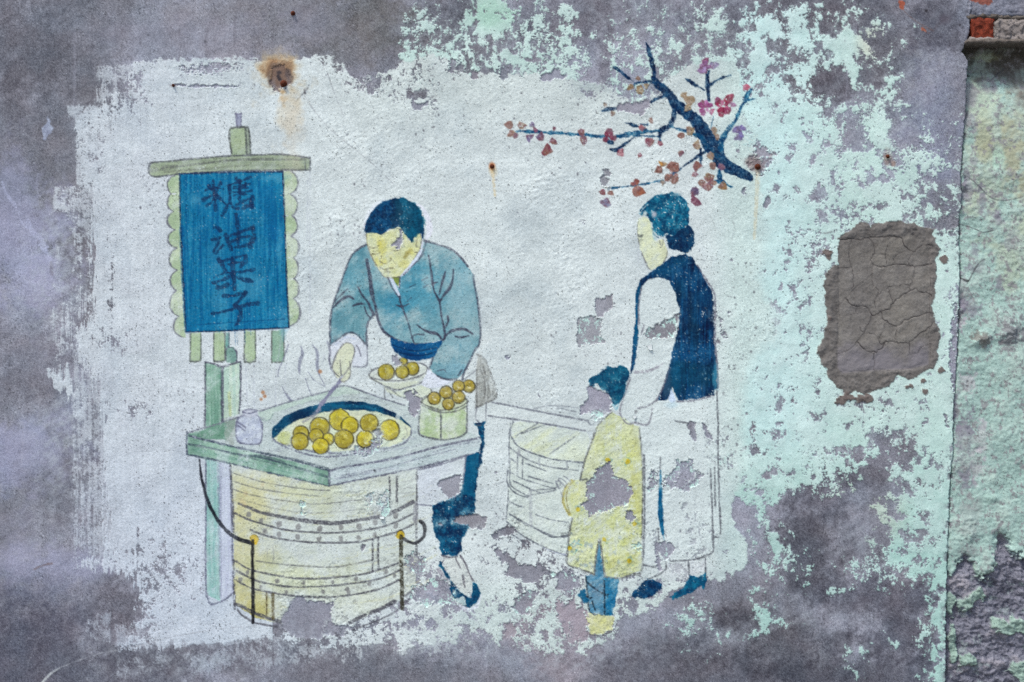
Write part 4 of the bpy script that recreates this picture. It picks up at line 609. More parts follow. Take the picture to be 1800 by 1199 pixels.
# --- woman
F = 'woman/'
robe = [(1124, 752), (1139, 747), (1147, 718), (1155, 705), (1191, 705), (1255, 696), (1259, 688), (1261, 740), (1262, 788), (1263, 878), (1265, 939), (1254, 969), (1217, 984), (1177, 986), (1172, 1000), (1150, 996), (1130, 993), (1129, 947), (1131, 855), (1129, 808)]
fill(F + 'robe', robe, (209, 221, 224), (203, 216, 217), sm=False, a=.5)
fill(F + 'leg', [(1172, 990), (1240, 984), (1241, 1004), (1214, 1014), (1205, 1018), (1176, 1022), (1160, 1016)], (212, 218, 224), (204, 212, 216), sm=False, a=.7, ew=2)
fill(F + 'sleeve', [(1122, 540), (1128, 504), (1139, 493), (1156, 488), (1176, 495), (1187, 515), (1194, 546), (1191, 581), (1182, 617), (1176, 647), (1165, 680), (1155, 703), (1147, 717), (1140, 746), (1114, 744), (1105, 746), (1092, 732), (1090, 720), (1095, 704), (1108, 664), (1115, 650), (1121, 610), (1122, 577)], (208, 220, 223), (203, 215, 217), sm=False, a=.5)
fill(F + 'face', [(1122, 388), (1126, 383), (1133, 381), (1143, 388), (1146, 402), (1152, 424), (1165, 420), (1169, 430), (1173, 445), (1169, 458), (1158, 469), (1143, 474), (1138, 467), (1129, 446), (1122, 424), (1121, 404)], (216, 221, 188), (212, 220, 192))
for p, w in [([(1122, 388), (1120, 404), (1122, 420), (1124, 430)], 1.6), ([(1128, 445), (1134, 459), (1139, 470), (1144, 474)], 2.2), ([(1173, 442), (1171, 452), (1166, 460)], 2.4), ([(1159, 423), (1161, 430)], 1.8), ([(1166, 421), (1164, 430), (1161, 435)], 1.8)]: stroke(F + 'face', p, w, (104, 104, 108), .8)
stroke(F + 'face', [(1122, 413), (1126, 415), (1130, 413)], [2, 5, 2], (62, 66, 72), .9); stroke(F + 'face', [(1124, 423), (1129, 422)], 4, (150, 156, 140), .8)
for p in [[(1122, 430), (1122, 462)], [(1118, 465), (1132, 466)]]: stroke(None, p, 1.3, (170, 176, 190), .6)
hairw = [(1122, 377), (1128, 364), (1139, 352), (1156, 343), (1172, 340), (1184, 338), (1198, 344), (1206, 354), (1210, 366), (1211, 388), (1206, 400), (1196, 410), (1184, 416), (1171, 410), (1165, 416), (1154, 412), (1147, 399), (1143, 388), (1137, 381), (1132, 378)]
fill(F + 'hair', hairw, (0, 60, 96), (16, 106, 140), ew=1, nz=N_FLK2, k=.5, wear=.5, film=.3)
fill(F + 'bun', [(1171, 412), (1184, 414), (1196, 404), (1208, 395), (1218, 406), (1219, 434), (1208, 444), (1194, 442), (1184, 439), (1173, 430)], (0, 30, 64), (6, 56, 94), ew=1.2, nz=N_FLK2, wear=.15, film=.3)
stroke(F + 'hair', [(1124, 378), (1130, 367), (1140, 359)], 2, (205, 216, 220), .9); fill(None, [(1132, 372), (1137, 374), (1136, 379), (1130, 379)], (205, 214, 214), a=.9); stroke(F + 'hair', [(1146, 402), (1150, 413), (1158, 418)], 2, (10, 60, 90), .8); stroke(F + 'face', [(1149, 408), (1151, 420)], 6, (160, 200, 205), .6)
for _ in range(130):
    u, v = rng.uniform(1126, 1210), rng.uniform(342, 414); stroke(F + 'hair', [(u, v), (u + rng.uniform(-8, 8), v + rng.uniform(-6, 6))], rng.uniform(.9, 1.8), (150, 190, 198) if rng.rand() < .42 else (2, 44, 80), .55) if LAB[np.searchsorted(vs, v), np.searchsorted(us, u)] == lid(F + 'hair') else None
dab((180, 178, 190), 1150, 377, 5, 6, .9, .1); dab((150, 170, 180), 1190, 342, 12, 4, .6)
vest = [(1139, 482), (1152, 472), (1165, 463), (1175, 455), (1184, 450), (1204, 447), (1216, 452), (1226, 467), (1239, 491), (1251, 511), (1255, 531), (1256, 592), (1260, 647), (1261, 682), (1255, 684), (1255, 694), (1220, 702), (1191, 704), (1188, 695), (1182, 682), (1177, 695), (1173, 704), (1155, 704), (1165, 680), (1176, 647), (1182, 617), (1191, 581), (1195, 546), (1187, 515), (1176, 494), (1165, 489), (1156, 487), (1139, 492), (1129, 503), (1124, 520), (1122, 540), (1122, 577), (1121, 610), (1114, 650), (1109, 660), (1107, 650), (1112, 610), (1117, 568), (1116.5, 522), (1121, 505), (1128, 491)]
fill(F + 'vest', vest, (0, 20, 52), (4, 62, 108), sm=False, ew=.9, nz=.6 * N_VST + .8 * N_MED, k=.42, wear=.16, film=.3)
own = lid(F + 'vest')
for c, cu, cv, ru, rv, a in [((14, 96, 138), 1118, 580, 8, 80, .7), ((10, 84, 124), 1170, 475, 26, 14, .5), ((14, 92, 128), 1195, 460, 16, 10, .4), ((14, 92, 140), 1236, 520, 12, 14, .4), ((12, 78, 106), 1210, 660, 40, 34, .55), ((12, 70, 100), 1196, 510, 10, 26, .4), ((16, 96, 134), 1188, 650, 7, 40, .4), ((16, 66, 92), 1220, 580, 10, 60, .4), ((60, 90, 118), 1172, 660, 6, 40, .6), ((70, 150, 180), 1257, 660, 3, 26, .7)]:
    sl = bbox([(cu - 2 * ru, cv - 2 * rv), (cu + 2 * ru, cv + 2 * rv)], 0); d_ = np.hypot((U[sl] - cu) / ru, (V[sl] - cv) / rv) + .3 * N_MED[sl] + .2 * N_VST[sl]; blend(sl, c, sstep(1.5, .2, d_) * a * (LAB[sl] == own))
for _ in range(90):
    u, v = rng.uniform(1180, 1254), rng.uniform(462, 680); L = rng.uniform(10, 50)
    if LAB[np.searchsorted(vs, v), np.searchsorted(us, u)] == own and LAB[np.searchsorted(vs, v + L), np.searchsorted(us, u)] == own: stroke(F + 'vest', [(u, v), (u + 1, v + L)], rng.uniform(.8, 2.4), (20, 100, 146) if rng.rand() < .5 else (2, 24, 56), .38, grain=.7)
for _ in range(130):
    u, v = rng.uniform(1150, 1258), rng.uniform(452, 698)
    if LAB[np.searchsorted(vs, v), np.searchsorted(us, u)] == own: stroke(None, [(u, v), (u + rng.uniform(-1, 1), v + rng.uniform(.5, 3))], rng.uniform(.7, 1.6), (140, 178, 198), .6)
lines(F + 'vest', [[(1226, 467), (1240, 490), (1254, 512), (1257, 531), (1257, 592), (1261, 647), (1262, 682)], [(1255, 695), (1220, 704), (1191, 706)], [(1154, 704), (1166, 680), (1177, 647)]], 2.8, (110, 108, 128), .75, grain=.5)
fill(F + 'robe', [(1175, 704), (1180, 684), (1184, 692), (1189, 704), (1180, 708)], (196, 212, 236), sm=False); dab((180, 210, 226), 1180, 712, 14, 6, .5)
stroke(None, [(1260, 640), (1262, 682), (1257, 684)], 3, (120, 170, 190), .5)
lines(F + 'sleeve', [[(1128, 504), (1123, 535), (1123, 570)], [(1132, 572), (1127, 588)], [(1108, 664), (1096, 700), (1090, 720), (1092, 732), (1103, 745), (1116, 743), (1139, 746), (1147, 718)], [(1121, 718), (1136, 715), (1146, 709), (1155, 703)]], 2.6, (140, 140, 154), .8)
stroke(F + 'sleeve', [(1117, 654), (1128, 654), (1140, 652), (1152, 647), (1160, 643), (1169, 636)], [5, 5, 5, 4.5, 3, 1.5], (140, 136, 150), .85, grain=.4)
fill(F + 'sleeve', [(1115, 721), (1121, 722), (1119, 727), (1115, 728)], (120, 122, 128), a=.8, keep=True)
lines(F + 'robe', [[(1260, 687), (1262, 740), (1262, 788), (1264, 878), (1266, 939), (1254, 945), (1253, 969), (1235, 979), (1217, 984), (1177, 986)], [(1249, 824), (1250, 860), (1252, 899), (1253, 960)], [(1256, 822), (1257, 890)], [(1161, 804), (1160, 826)], [(1130, 993), (1148, 996), (1156, 996)], [(1170, 988), (1170, 1000), (1158, 1010), (1140, 1017)], [(1210, 988), (1212, 1015), (1213, 1042)], [(1240, 982), (1240, 1015)], [(1187, 740), (1210, 744)], [(1157, 930), (1158, 950)], [(1132, 800), (1133, 900), (1131, 980)]], 2.4, (104, 108, 118), .85)
fill(F + 'robe_slit', [(1160, 826), (1162, 826), (1165, 892), (1167, 928), (1168, 952), (1161, 932), (1156, 903), (1157, 870)], (2, 76, 120), (10, 96, 140), sm=False, ew=.5, film=.25); fill(None, [(1151, 841), (1158, 835), (1160, 838), (1153, 842)], (226, 232, 234), sm=False)
fill(F + 'shoe#1', [(1111, 1043), (1118, 1033), (1127, 1026), (1136, 1019), (1151, 1020), (1163, 1032), (1151, 1043), (1131, 1053), (1116, 1050)], (0, 36, 72), (6, 64, 108), ew=1.6, nz=N_FINE, wear=.08, film=.3)
fill(F + 'shoe#2', [(1175, 1050), (1184, 1042), (1199, 1033), (1211, 1019), (1214, 1013), (1225, 1013), (1235, 1009), (1241, 1002), (1243, 1024), (1238, 1036), (1231, 1028), (1218, 1041), (1204, 1044), (1184, 1054)], (2, 58, 96), (16, 104, 138), ew=1.4, sm=False, nz=N_FINE, wear=.1, film=.3)

# --- blossom branch
N = 'branch/'
NV1, NV2, TL = (2, 24, 58), (6, 52, 94), (12, 90, 130)
def limb(i, pts, w, c=NV1, c2=NV2, g=.25): stroke(N + 'twig#%d' % i if i else N + 'limb', pts, w * 1.12 if np.isscalar(w) else [q * 1.12 for q in w], c, .97, grain=g * .6, ew=.9, c2=c2)
limb(1, [(1136, 76), (1139, 86), (1143, 98)], [3, 6, 6]); limb(2, [(1145, 105), (1147, 118), (1150, 129), (1148, 140)], [8, 7, 6, 3], g=.5)
limb(0, [(1148, 138), (1158, 150), (1175, 165), (1186, 181), (1197, 191), (1208, 199), (1226, 216), (1237, 234), (1248, 252), (1258, 265), (1266, 283), (1288, 297), (1316, 311)], [5, 12, 14, 17, 17, 18, 20, 23, 27, 25, 21, 19, 14])
stroke(N + 'limb', [(1232, 240), (1246, 262), (1262, 276)], 9, (14, 82, 120), .5, grain=.7)
for i, (p, w, c) in enumerate([([(1079, 118), (1090, 126), (1098, 132), (1116, 146)], [4, 5, 4, 2], 0), ([(1113, 150), (1122, 146), (1145, 144)], [3, 4, 5], 0), ([(1145, 180), (1152, 175), (1160, 172), (1176, 167)], [4, 5, 4, 3], 0), ([(1059, 195), (1070, 193), (1084, 191)], [6, 5, 4], 0), ([(1187, 188), (1183, 206), (1177, 221), (1166, 228), (1160, 234), (1160, 248)], [8, 8, 9, 9, 7, 4], 0),
    ([(1158, 230), (1132, 232), (1106, 236), (1083, 241)], [2.5, 6, 8, 4], 1), ([(1083, 241), (1057, 240), (1028, 237), (998, 235), (958, 233), (931, 231), (908, 231)], [5, 4, 4.5, 5, 4.5, 5, 3], 1), ([(1090, 242), (1120, 239), (1157, 240)], [2, 2, 2.5], 1), ([(1099, 216), (1108, 218), (1117, 221), (1136, 228)], [1.5, 5, 5, 2], 0), ([(1125, 218), (1138, 220)], 3, 0), ([(1073, 262), (1082, 263), (1090, 260), (1101, 251), (1116, 240)], [3, 6, 5, 4, 1], 0), ([(1067, 247), (1073, 250), (1078, 252)], [6, 7, 3], 0), ([(1178, 223), (1206, 231), (1232, 241)], [4, 5, 6], 1),
    ([(1204, 138), (1212, 143), (1221, 149), (1239, 159)], [3, 5.5, 5, 2], 0), ([(1244, 127), (1244, 150), (1246, 176)], [6, 6.5, 5], 0), ([(1246, 151), (1255, 144), (1266, 138), (1285, 132)], [2.5, 3, 4, 1], 0), ([(1320, 158), (1314, 168), (1309, 178), (1300, 194), (1293, 212), (1280, 228), (1269, 247), (1266, 262)], [4, 7, 6, 4.5, 5, 7, 10, 9], 1), ([(1307, 181), (1316, 176), (1331, 173)], [3, 2.5, 1], 1),
    ([(1244, 266), (1232, 271), (1220, 279), (1200, 294), (1186, 304), (1176, 312)], [6, 5, 4, 3, 4, 3], 0), ([(1166, 317), (1150, 320), (1129, 324), (1100, 328), (1076, 331)], [3, 3, 2.6, 2, 1.6], 1), ([(1232, 262), (1232, 278), (1231, 292)], [3, 3.5, 3], 0), ([(1265, 300), (1265, 308), (1264, 318)], [6, 7, 8], 1), ([(1256, 318), (1270, 318), (1280, 327), (1287, 328)], [3, 4, 2, 1.5], 1), ([(1254, 205), (1250, 226)], 1.6, 1)]):
    limb(3 + i, p, w, NV1 if not c else NV2, NV2 if not c else TL, .45)
RU, PL, CR, GO, VI, BR, MG, GY = (132, 82, 74), (116, 74, 94), (116, 44, 66), (148, 126, 96), (116, 108, 156), (130, 100, 90), (146, 76, 122), (150, 152, 162)
for i, (x, y, r, c, c2) in enumerate([(894, 220, 7, RU, BR), (898, 235, 8, RU, GO), (906, 238, 6, RU, PL), (917, 220, 9, GO, PL), (936, 219, 5, GY, VI), (941, 228, 6, PL, MG), (931, 242, 8, VI, PL), (949, 240, 8, PL, VI), (974, 226, 4.5, PL, RU), (971, 248, 8, PL, RU), (961, 265, 11, CR, RU), (1022, 233, 8.5, PL, RU), (1025, 246, 8, PL, RU), (1071, 234, 11, CR, PL), (1063, 246, 6, CR, PL), (1078, 243, 6.5, CR, PL), (1129, 225, 6, (170, 90, 96), PL), (1144, 212, 7, BR, RU), (1141, 250, 8, RU, CR), (1160, 252, 6, RU, CR), (1091, 269, 7.5, CR, (205, 150, 160)), (1125, 274, 5, CR, RU), (1060, 338, 6, RU, CR), (1073, 339, 7.5, RU, BR), (1064, 356, 9, PL, (120, 130, 170)),
    (1117, 320, 8, RU, PL), (1122, 337, 11.5, (160, 84, 56), RU), (1158, 298, 8, RU, BR), (1165, 288, 6.5, (204, 142, 62), GO), (1184, 294, 12, BR, RU), (1173, 312, 7, RU, BR), (1186, 316, 9, RU, BR), (1165, 321, 5.5, GY, GO), (1122, 138, 5.5, GO, BR), (1108, 154, 7, GO, (150, 124, 88)), (1125, 158, 9, GO, (150, 124, 88)), (1136, 151, 5, (190, 178, 150), GO), (1064, 185, 5, GO, GY), (1076, 199, 5.5, GO, BR), (1203, 168, 8.5, GO, (186, 170, 140)), (1212, 178, 10, (178, 160, 140), GO), (1209, 190, 7, GO, (196, 184, 160)),
    (1240, 108, 7.5, PL, MG), (1236, 122, 10, (146, 112, 166), PL), (1254, 115, 7.5, (190, 180, 214), VI), (1238, 184, 10.5, MG, PL), (1235, 197, 9, (160, 104, 160), MG), (1251, 196, 6.5, (190, 90, 130), MG), (1262, 178, 8, CR, MG), (1267, 199, 9.5, (160, 44, 78), CR), (1282, 175, 9, (160, 56, 86), CR), (1279, 194, 8.5, CR, MG), (1288, 184, 6, (190, 150, 196), MG), (1312, 154, 8, (214, 176, 200), (180, 80, 110)), (1296, 229, 9.5, VI, (104, 92, 150)), (1305, 226, 7, (140, 128, 190), VI), (1296, 242, 7.5, (112, 100, 158), VI),
    (1213, 230, 9, BR, GO), (1197, 238, 6.5, BR, RU), (1225, 256, 9, (176, 158, 130), BR), (1255, 229, 6.5, GO, BR), (1260, 241, 6.5, GO, BR), (1197, 270, 6.5, BR, PL), (1249, 274, 7, (160, 130, 96), BR), (1225, 293, 9, PL, RU), (1222, 306, 7, (160, 110, 120), PL), (1253, 292, 8, RU, BR), (1268, 293, 9, (96, 60, 112), PL), (1248, 311, 8.5, (140, 116, 76), BR), (1246, 327, 13.5, PL, RU), (1233, 322, 7, BR, RU), (1270, 327, 8.5, (150, 112, 72), BR), (1222, 337, 9.5, PL, (80, 70, 110)), (1222, 354, 11, (112, 56, 84), PL)]):
    c = tuple(.8 * q + .2 * w_ for q, w_ in zip(c, (118, 98, 94))); c2 = tuple(.8 * q + .2 * w_ for q, w_ in zip(c2, (118, 98, 94)))
    rr = np.random.RandomState(i * 3 + 1); n = rr.randint(5, 8); st = rr.rand() * 6; el = rr.uniform(.65, 1.0); ro = rr.rand() * 3
    pts = []
    for k_ in range(n):
        an = st + 2 * math.pi * k_ / n; R_ = r * (rr.uniform(.9, 1.2) if k_ % 2 else rr.uniform(.6, .95)); a_, b_ = R_ * math.cos(an), R_ * el * math.sin(an); a_ *= 1.08; b_ *= 1.08; pts.append((x + a_ * math.cos(ro) - b_ * math.sin(ro), y + a_ * math.sin(ro) + b_ * math.cos(ro)))
    fill(N + 'petal#%d' % i, pts, c, c2, nz=N_FINE, k=.5, sm=(i % 2 == 0), wear=.35, ew=.6, film=.25)
    for _ in range(3): an = rr.rand() * 6.3; stroke(N + 'petal#%d' % i, [(x, y), (x + r * .7 * math.cos(an), y + r * .7 * math.sin(an))], 1.1, (230, 214, 220) if i % 2 else (88, 52, 62), .35)

k0 = 200
for (cx, cy, n, ln, w, cols, off) in [(1272, 187, 6, 15, 8, [(140, 36, 68), (168, 70, 112), (120, 30, 60)], .3), (1240, 188, 5, 13, 8, [(150, 72, 124), (172, 104, 160), (128, 56, 104)], .9), (1239, 116, 4, 12, 8, [(118, 70, 104), (150, 116, 170), (170, 150, 196)], .2), (1070, 240, 4, 11, 7, [(112, 40, 62), (124, 60, 86)], .5), (1300, 230, 3, 12, 8, [(112, 102, 158), (134, 124, 184)], 1.2), (1184, 304, 4, 12, 7, [(124, 78, 70), (140, 96, 84)], .7), (1118, 328, 4, 12, 7, [(134, 76, 58), (122, 70, 74)], .4), (1246, 322, 5, 13, 7, [(120, 76, 84), (136, 100, 80)], .1)]:
    rr = np.random.RandomState(int(cx))
    for q in range(n):
        an = off + 2 * math.pi * q / n + rr.uniform(-.25, .25); L = ln * rr.uniform(.75, 1.1); ux, uy = math.cos(an), math.sin(an); h = w * .5 * rr.uniform(.8, 1.15)
        fill(N + 'petal#%d' % k0, [(cx + 2 * ux, cy + 2 * uy), (cx + .5 * L * ux - h * uy, cy + .5 * L * uy + h * ux), (cx + .9 * L * ux - .7 * h * uy, cy + .9 * L * uy + .7 * h * ux), (cx + L * ux, cy + L * uy), (cx + .8 * L * ux + .8 * h * uy, cy + .8 * L * uy - .8 * h * ux), (cx + .4 * L * ux + .7 * h * uy, cy + .4 * L * uy - .7 * h * ux)], cols[q % len(cols)], cols[(q + 1) % len(cols)], nz=N_FINE, wear=.3, ew=.7, film=.25, a=.95)
        stroke(N + 'petal#%d' % k0, [(cx + .3 * L * ux, cy + .3 * L * uy), (cx + .85 * L * ux, cy + .85 * L * uy)], 1.3, (214, 190, 206), .45); k0 += 1

# uneven washes: thin watercolour lets the chalky ground through in streaks and patches, thick blues only in scuffs
thin = np.zeros(len(labels), np.float32)
for li, nm_ in enumerate(labels):
    p_ = nm_.split('/')
    if p_[0] in ('wall', 'steam', 'pole'): continue
    thin[li] = {'coat': .85, 'jacket': .35, 'barrel': .5, 'tabletop': .6, 'front_board#1': .6, 'front_board#2': .5, 'post#1': .5, 'post#2': .5, 'post#3': .6, 'post#4': .5, 'side': .6, 'lid': .5, 'side_cloth': .6, 'face': .5, 'scalloped_trim#1': .5, 'scalloped_trim#2': .5, 'crossbar': .4, 'pole_cap': .4, 'trousers': .6, 'apron': .4}.get(p_[1], .1 if p_[1] in ('vest', 'hair', 'bun', 'trouser_leg', 'rim', 'limb', 'banner', 'sash', 'shoe', 'shoe#1', 'shoe#2') else .3)
TH_ = thin[LAB]
wsh = np.clip(.12 + .26 * N_MED + .24 * N_FLK + .16 * N_TRW + .12 * N_VST, 0, .75) * TH_ + .5 * TH_ * sstep(1.0, 2.0, N_FLK2 + .6 * N_GRN)
RGB += (GROUND - RGB) * np.clip(wsh, 0, .8)[..., None]
pool = np.clip(-.1 - .3 * N_MED - .25 * N_FLK2, 0, 1) * TH_; RGB *= (1 - .16 * pool)[..., None]

# ------------------------------------------------------------------ losses: flaked-off patches that bare the render
CEML = CEM * .86 + np.array([150, 150, 164], np.float32) * .14 + 6
def lose(pts, ew=2.2, mint=.0, a=1.0, tint=None, sm=False, spare=.0, key='wall/cement_render'):
    p = crom(pts) if sm else np.asarray(pts, float)
    sl, d = sdf(p, 14)
    al = np.clip(.5 - (d + ew * N_EDGE[sl] * .8 + .9 * N_FLK2[sl] + .7 * N_GRN[sl]) / 1.3, 0, 1)
    if spare: al = al * np.clip(.5 + (N_FLK2[sl] + .5 * N_GRN[sl] - (probit(np.array(spare)))) * 2, 0, 1)
    col = CEML[sl] if tint is None else CEML[sl] * .62 + np.asarray(tint, np.float32) * .38
    hal = np.exp(-(np.clip(d, 0, 99) / 7) ** 2) * (d > -1) * np.clip(.45 + .5 * N_FLK2[sl] + .4 * N_GRN[sl], 0, 1) * .5; blend(sl, (202, 213, 215), hal * (WA[sl] > .3))
    if mint:
        mm = np.clip(.5 + (N_FLK2[sl] + .6 * N_GRN[sl] + np.clip(1.2 + d / 9, -2, 1.2) - probit(np.array(1 - mint)) - .9) * 1.6, 0, 1)[..., None]; col = col * (1 - mm) + np.array([186, 216, 212], np.float32) * mm
    rim = np.exp(-((d + ew * N_EDGE[sl] * .8 - .6) / 1.3) ** 2)          # lifted lip of the paint film
    blend(sl, col, al * a)
    LAB[sl][al * a > .5] = lid(key); FILM[sl] *= 1 - al * a; FILM[sl] += .7 * rim * (al < .5); REL[sl] -= .9 * al * a; ROUGH[sl] *= 1 - al
lose([(703, 403), (707, 405), (709, 420), (707, 430), (703, 438), (697, 438), (696, 432), (689, 431), (696, 424), (702, 417)], 1, tint=(158, 158, 172))
lose([(705, 687), (718, 687), (738, 703), (740, 718), (729, 732), (721, 725), (718, 707)], 2, tint=(164, 162, 178)); lose([(697, 624), (704, 630), (707, 640), (699, 642), (690, 636), (688, 628)], 3, tint=(186, 188, 204), a=.9); lose([(728, 684), (734, 688), (736, 693), (729, 693)], 1.5)
lose([(612, 788), (640, 784), (655, 772), (668, 764), (676, 780), (668, 792), (640, 802), (616, 798)], 3.5, mint=.25, tint=(160, 162, 180), spare=.25); lose([(655, 758), (668, 752), (672, 764), (662, 768)], 2.5, tint=(190, 198, 206), a=.8)
lose([(769, 852), (778, 841), (794, 839), (810, 833), (811, 841), (807, 866), (789, 878), (781, 868), (773, 860)], 2, tint=(156, 156, 164))
lose([(793, 916), (809, 907), (822, 901), (838, 904), (855, 912), (851, 927), (829, 933), (822, 923), (807, 920)], 2.2, tint=(160, 154, 160)); lose([(768, 922), (780, 917), (776, 924)], 1, tint=(190, 190, 200)); lose([(836, 929), (842, 925), (846, 932), (840, 934)], 1.5)
lose([(520, 1046), (533, 1048), (538, 1056), (560, 1058), (579, 1061), (590, 1054), (585, 1065), (579, 1084), (592, 1104), (560, 1125), (520, 1120), (496, 1104), (495, 1086), (506, 1074), (511, 1062)], 2.5, tint=(152, 154, 172))
lose([(575, 1095), (600, 1095), (620, 1102), (600, 1118), (570, 1115)], 4, tint=(154, 156, 172), spare=.3); lose([(640, 870), (656, 866), (654, 885), (646, 900), (642, 890)], 3, mint=.4, tint=(170, 176, 194), spare=.3); lose([(664, 868), (684, 862), (684, 900), (672, 910), (664, 895)], 3, mint=.45, tint=(170, 176, 192), spare=.35); lose([(528, 880), (540, 876), (536, 900), (526, 906)], 3, mint=.4, tint=(180, 188, 206), spare=.45); lose([(636, 955), (644, 958), (640, 972), (634, 968)], 1.5, spare=.2)
lose([(712, 978), (735, 970), (746, 985), (748, 1005), (735, 1015), (718, 1008), (710, 995)], 4, mint=.25, spare=.3); lose([(726, 1035), (745, 1022), (770, 1018), (790, 1024), (800, 1040), (795, 1060), (760, 1062), (735, 1062), (728, 1050)], 5, mint=.35, spare=.3, tint=(158, 154, 166))
lose([(1031, 684), (1037, 680), (1055, 687), (1068, 694), (1075, 706), (1073, 722), (1061, 734), (1045, 726), (1031, 724), (1018, 732), (1020, 714), (1033, 700)], 1.6, mint=.0, tint=(156, 152, 168)); lose([(1040, 722), (1062, 726), (1056, 738), (1038, 736)], 3, mint=.6, tint=(190, 214, 214), spare=.3)
lose([(1058, 816), (1071, 814), (1080, 826), (1078, 836), (1090, 840), (1099, 844), (1110, 857), (1108, 881), (1100, 890), (1084, 889), (1075, 898), (1051, 900), (1035, 908), (1029, 894), (1022, 886), (1031, 881), (1032, 850), (1045, 836)], 2, mint=.22, tint=(154, 150, 164)); lose([(1100, 897), (1106, 897), (1118, 910), (1112, 917), (1100, 910)], 1.6); lose([(1112, 960), (1128, 955), (1127, 972), (1116, 980)], 3, mint=.6, spare=.4)
lose([(1045, 525), (1058, 523), (1075, 521), (1080, 534), (1070, 545), (1061, 556), (1049, 557), (1046, 545)], 2, tint=(160, 158, 164)); lose([(1017, 560), (1032, 557), (1044, 553), (1057, 562), (1058, 575), (1052, 590), (1063, 600), (1048, 606), (1030, 602), (1016, 608), (1014, 585)], 2, mint=.3, tint=(160, 164, 164)); lose([(888, 628), (898, 626), (901, 631), (894, 632)], 1.5)
lose([(1134, 583), (1143, 577), (1151, 577), (1160, 568), (1173, 560), (1192, 553), (1191, 573), (1184, 593), (1165, 595), (1148, 594), (1139, 598), (1133, 590)], 2.2, mint=.25, tint=(160, 158, 164))
lose([(1207, 749), (1215, 742), (1225, 743), (1222, 758), (1227, 768), (1220, 782), (1216, 768), (1213, 755)], 1.6); lose([(1230, 740), (1237, 744), (1244, 757), (1253, 764), (1252, 776), (1244, 767), (1236, 752)], 1.6)
lose([(1186, 821), (1191, 808), (1220, 807), (1220, 823), (1233, 831), (1228, 849), (1211, 864), (1184, 860), (1170, 856), (1160, 850), (1172, 838)], 3, mint=.25, spare=.12); lose([(1134, 855), (1138, 836), (1147, 825), (1157, 830), (1156, 853), (1140, 866)], 3, mint=.35, spare=.15)
lose([(1149, 958), (1162, 951), (1180, 956), (1187, 964), (1178, 973), (1171, 984), (1160, 977), (1153, 971)], 2.5, mint=.1); lose([(1158, 980), (1164, 985), (1160, 1002), (1154, 995)], 2)
lose([(1266, 560), (1273, 575), (1280, 592), (1278, 600), (1270, 590), (1264, 572)], 2, spare=.2); lose([(1255, 543), (1260, 548), (1258, 570), (1252, 560)], 2, spare=.2); lose([(1278, 548), (1286, 549), (1282, 552)], 1)
lose([(870, 965), (884, 968), (895, 975), (905, 985), (920, 992), (945, 995), (960, 1005), (950, 1018), (930, 1025), (905, 1018), (890, 1012), (892, 995), (880, 985)], 3, tint=(150, 148, 160)); lose([(915, 1040), (935, 1035), (945, 1050), (935, 1070), (915, 1085), (900, 1070), (902, 1055)], 4, mint=.2); lose([(970, 1010), (995, 1005), (1015, 1012), (1020, 1030), (1000, 1042), (980, 1030)], 4, mint=.2); lose([(888, 1095), (902, 1092), (905, 1115), (893, 1125), (886, 1110)], 3, tint=(160, 146, 154)); lose([(975, 1060), (1015, 1055), (1035, 1085), (1030, 1125), (1000, 1130), (985, 1100)], 5, tint=(162, 146, 156), spare=.1); lose([(880, 930), (900, 926), (908, 935), (890, 945), (872, 942)], 2.5); lose([(863, 940), (875, 938), (876, 946), (866, 948)], 2)
lose([(1060, 300), (1070, 297), (1077, 303), (1074, 312), (1064, 310)], 1.6, tint=(154, 156, 164)); lose([(1055, 313), (1063, 308), (1072, 317), (1068, 328), (1058, 326)], 1.8, tint=(154, 158, 164)); lose([(1084, 184), (1100, 180), (1120, 178), (1142, 177), (1143, 190), (1130, 200), (1112, 202), (1098, 199), (1086, 192)], 2.4, tint=(158, 150, 162))
lose([(723, 170), (730, 180), (738, 182), (752, 178), (752, 184), (742, 186), (738, 194), (728, 194), (724, 184)], 1.4, tint=(160, 162, 178)); lose([(788, 108), (806, 104), (815, 120), (805, 130), (790, 130)], 4, spare=.2); lose([(826, 122), (838, 121), (840, 135), (833, 142), (827, 134)], 2, tint=(148, 138, 150)); lose([(878, 118), (892, 120), (890, 138), (883, 142), (878, 130)], 2.5)
lose([(950, 130), (985, 122), (990, 138), (965, 142), (953, 140)], 3, tint=(150, 150, 168)); lose([(628, 134), (670, 134), (672, 165), (640, 168), (630, 160)], 4, spare=.45); lose([(305, 148), (330, 150), (400, 149), (420, 152), (400, 155), (320, 153)], 1.6); lose([(310, 118), (400, 112), (420, 120), (360, 132), (315, 128)], 4, spare=.5)
lose([(1326, 255), (1345, 260), (1368, 268), (1355, 285), (1350, 300), (1335, 308), (1322, 295), (1310, 285), (1325, 275)], 5, spare=.15, tint=(150, 146, 156)); lose([(1340, 360), (1352, 340), (1356, 358), (1348, 366)], 2); lose([(1304, 330), (1312, 328), (1312, 342), (1306, 344)], 2, spare=.3)
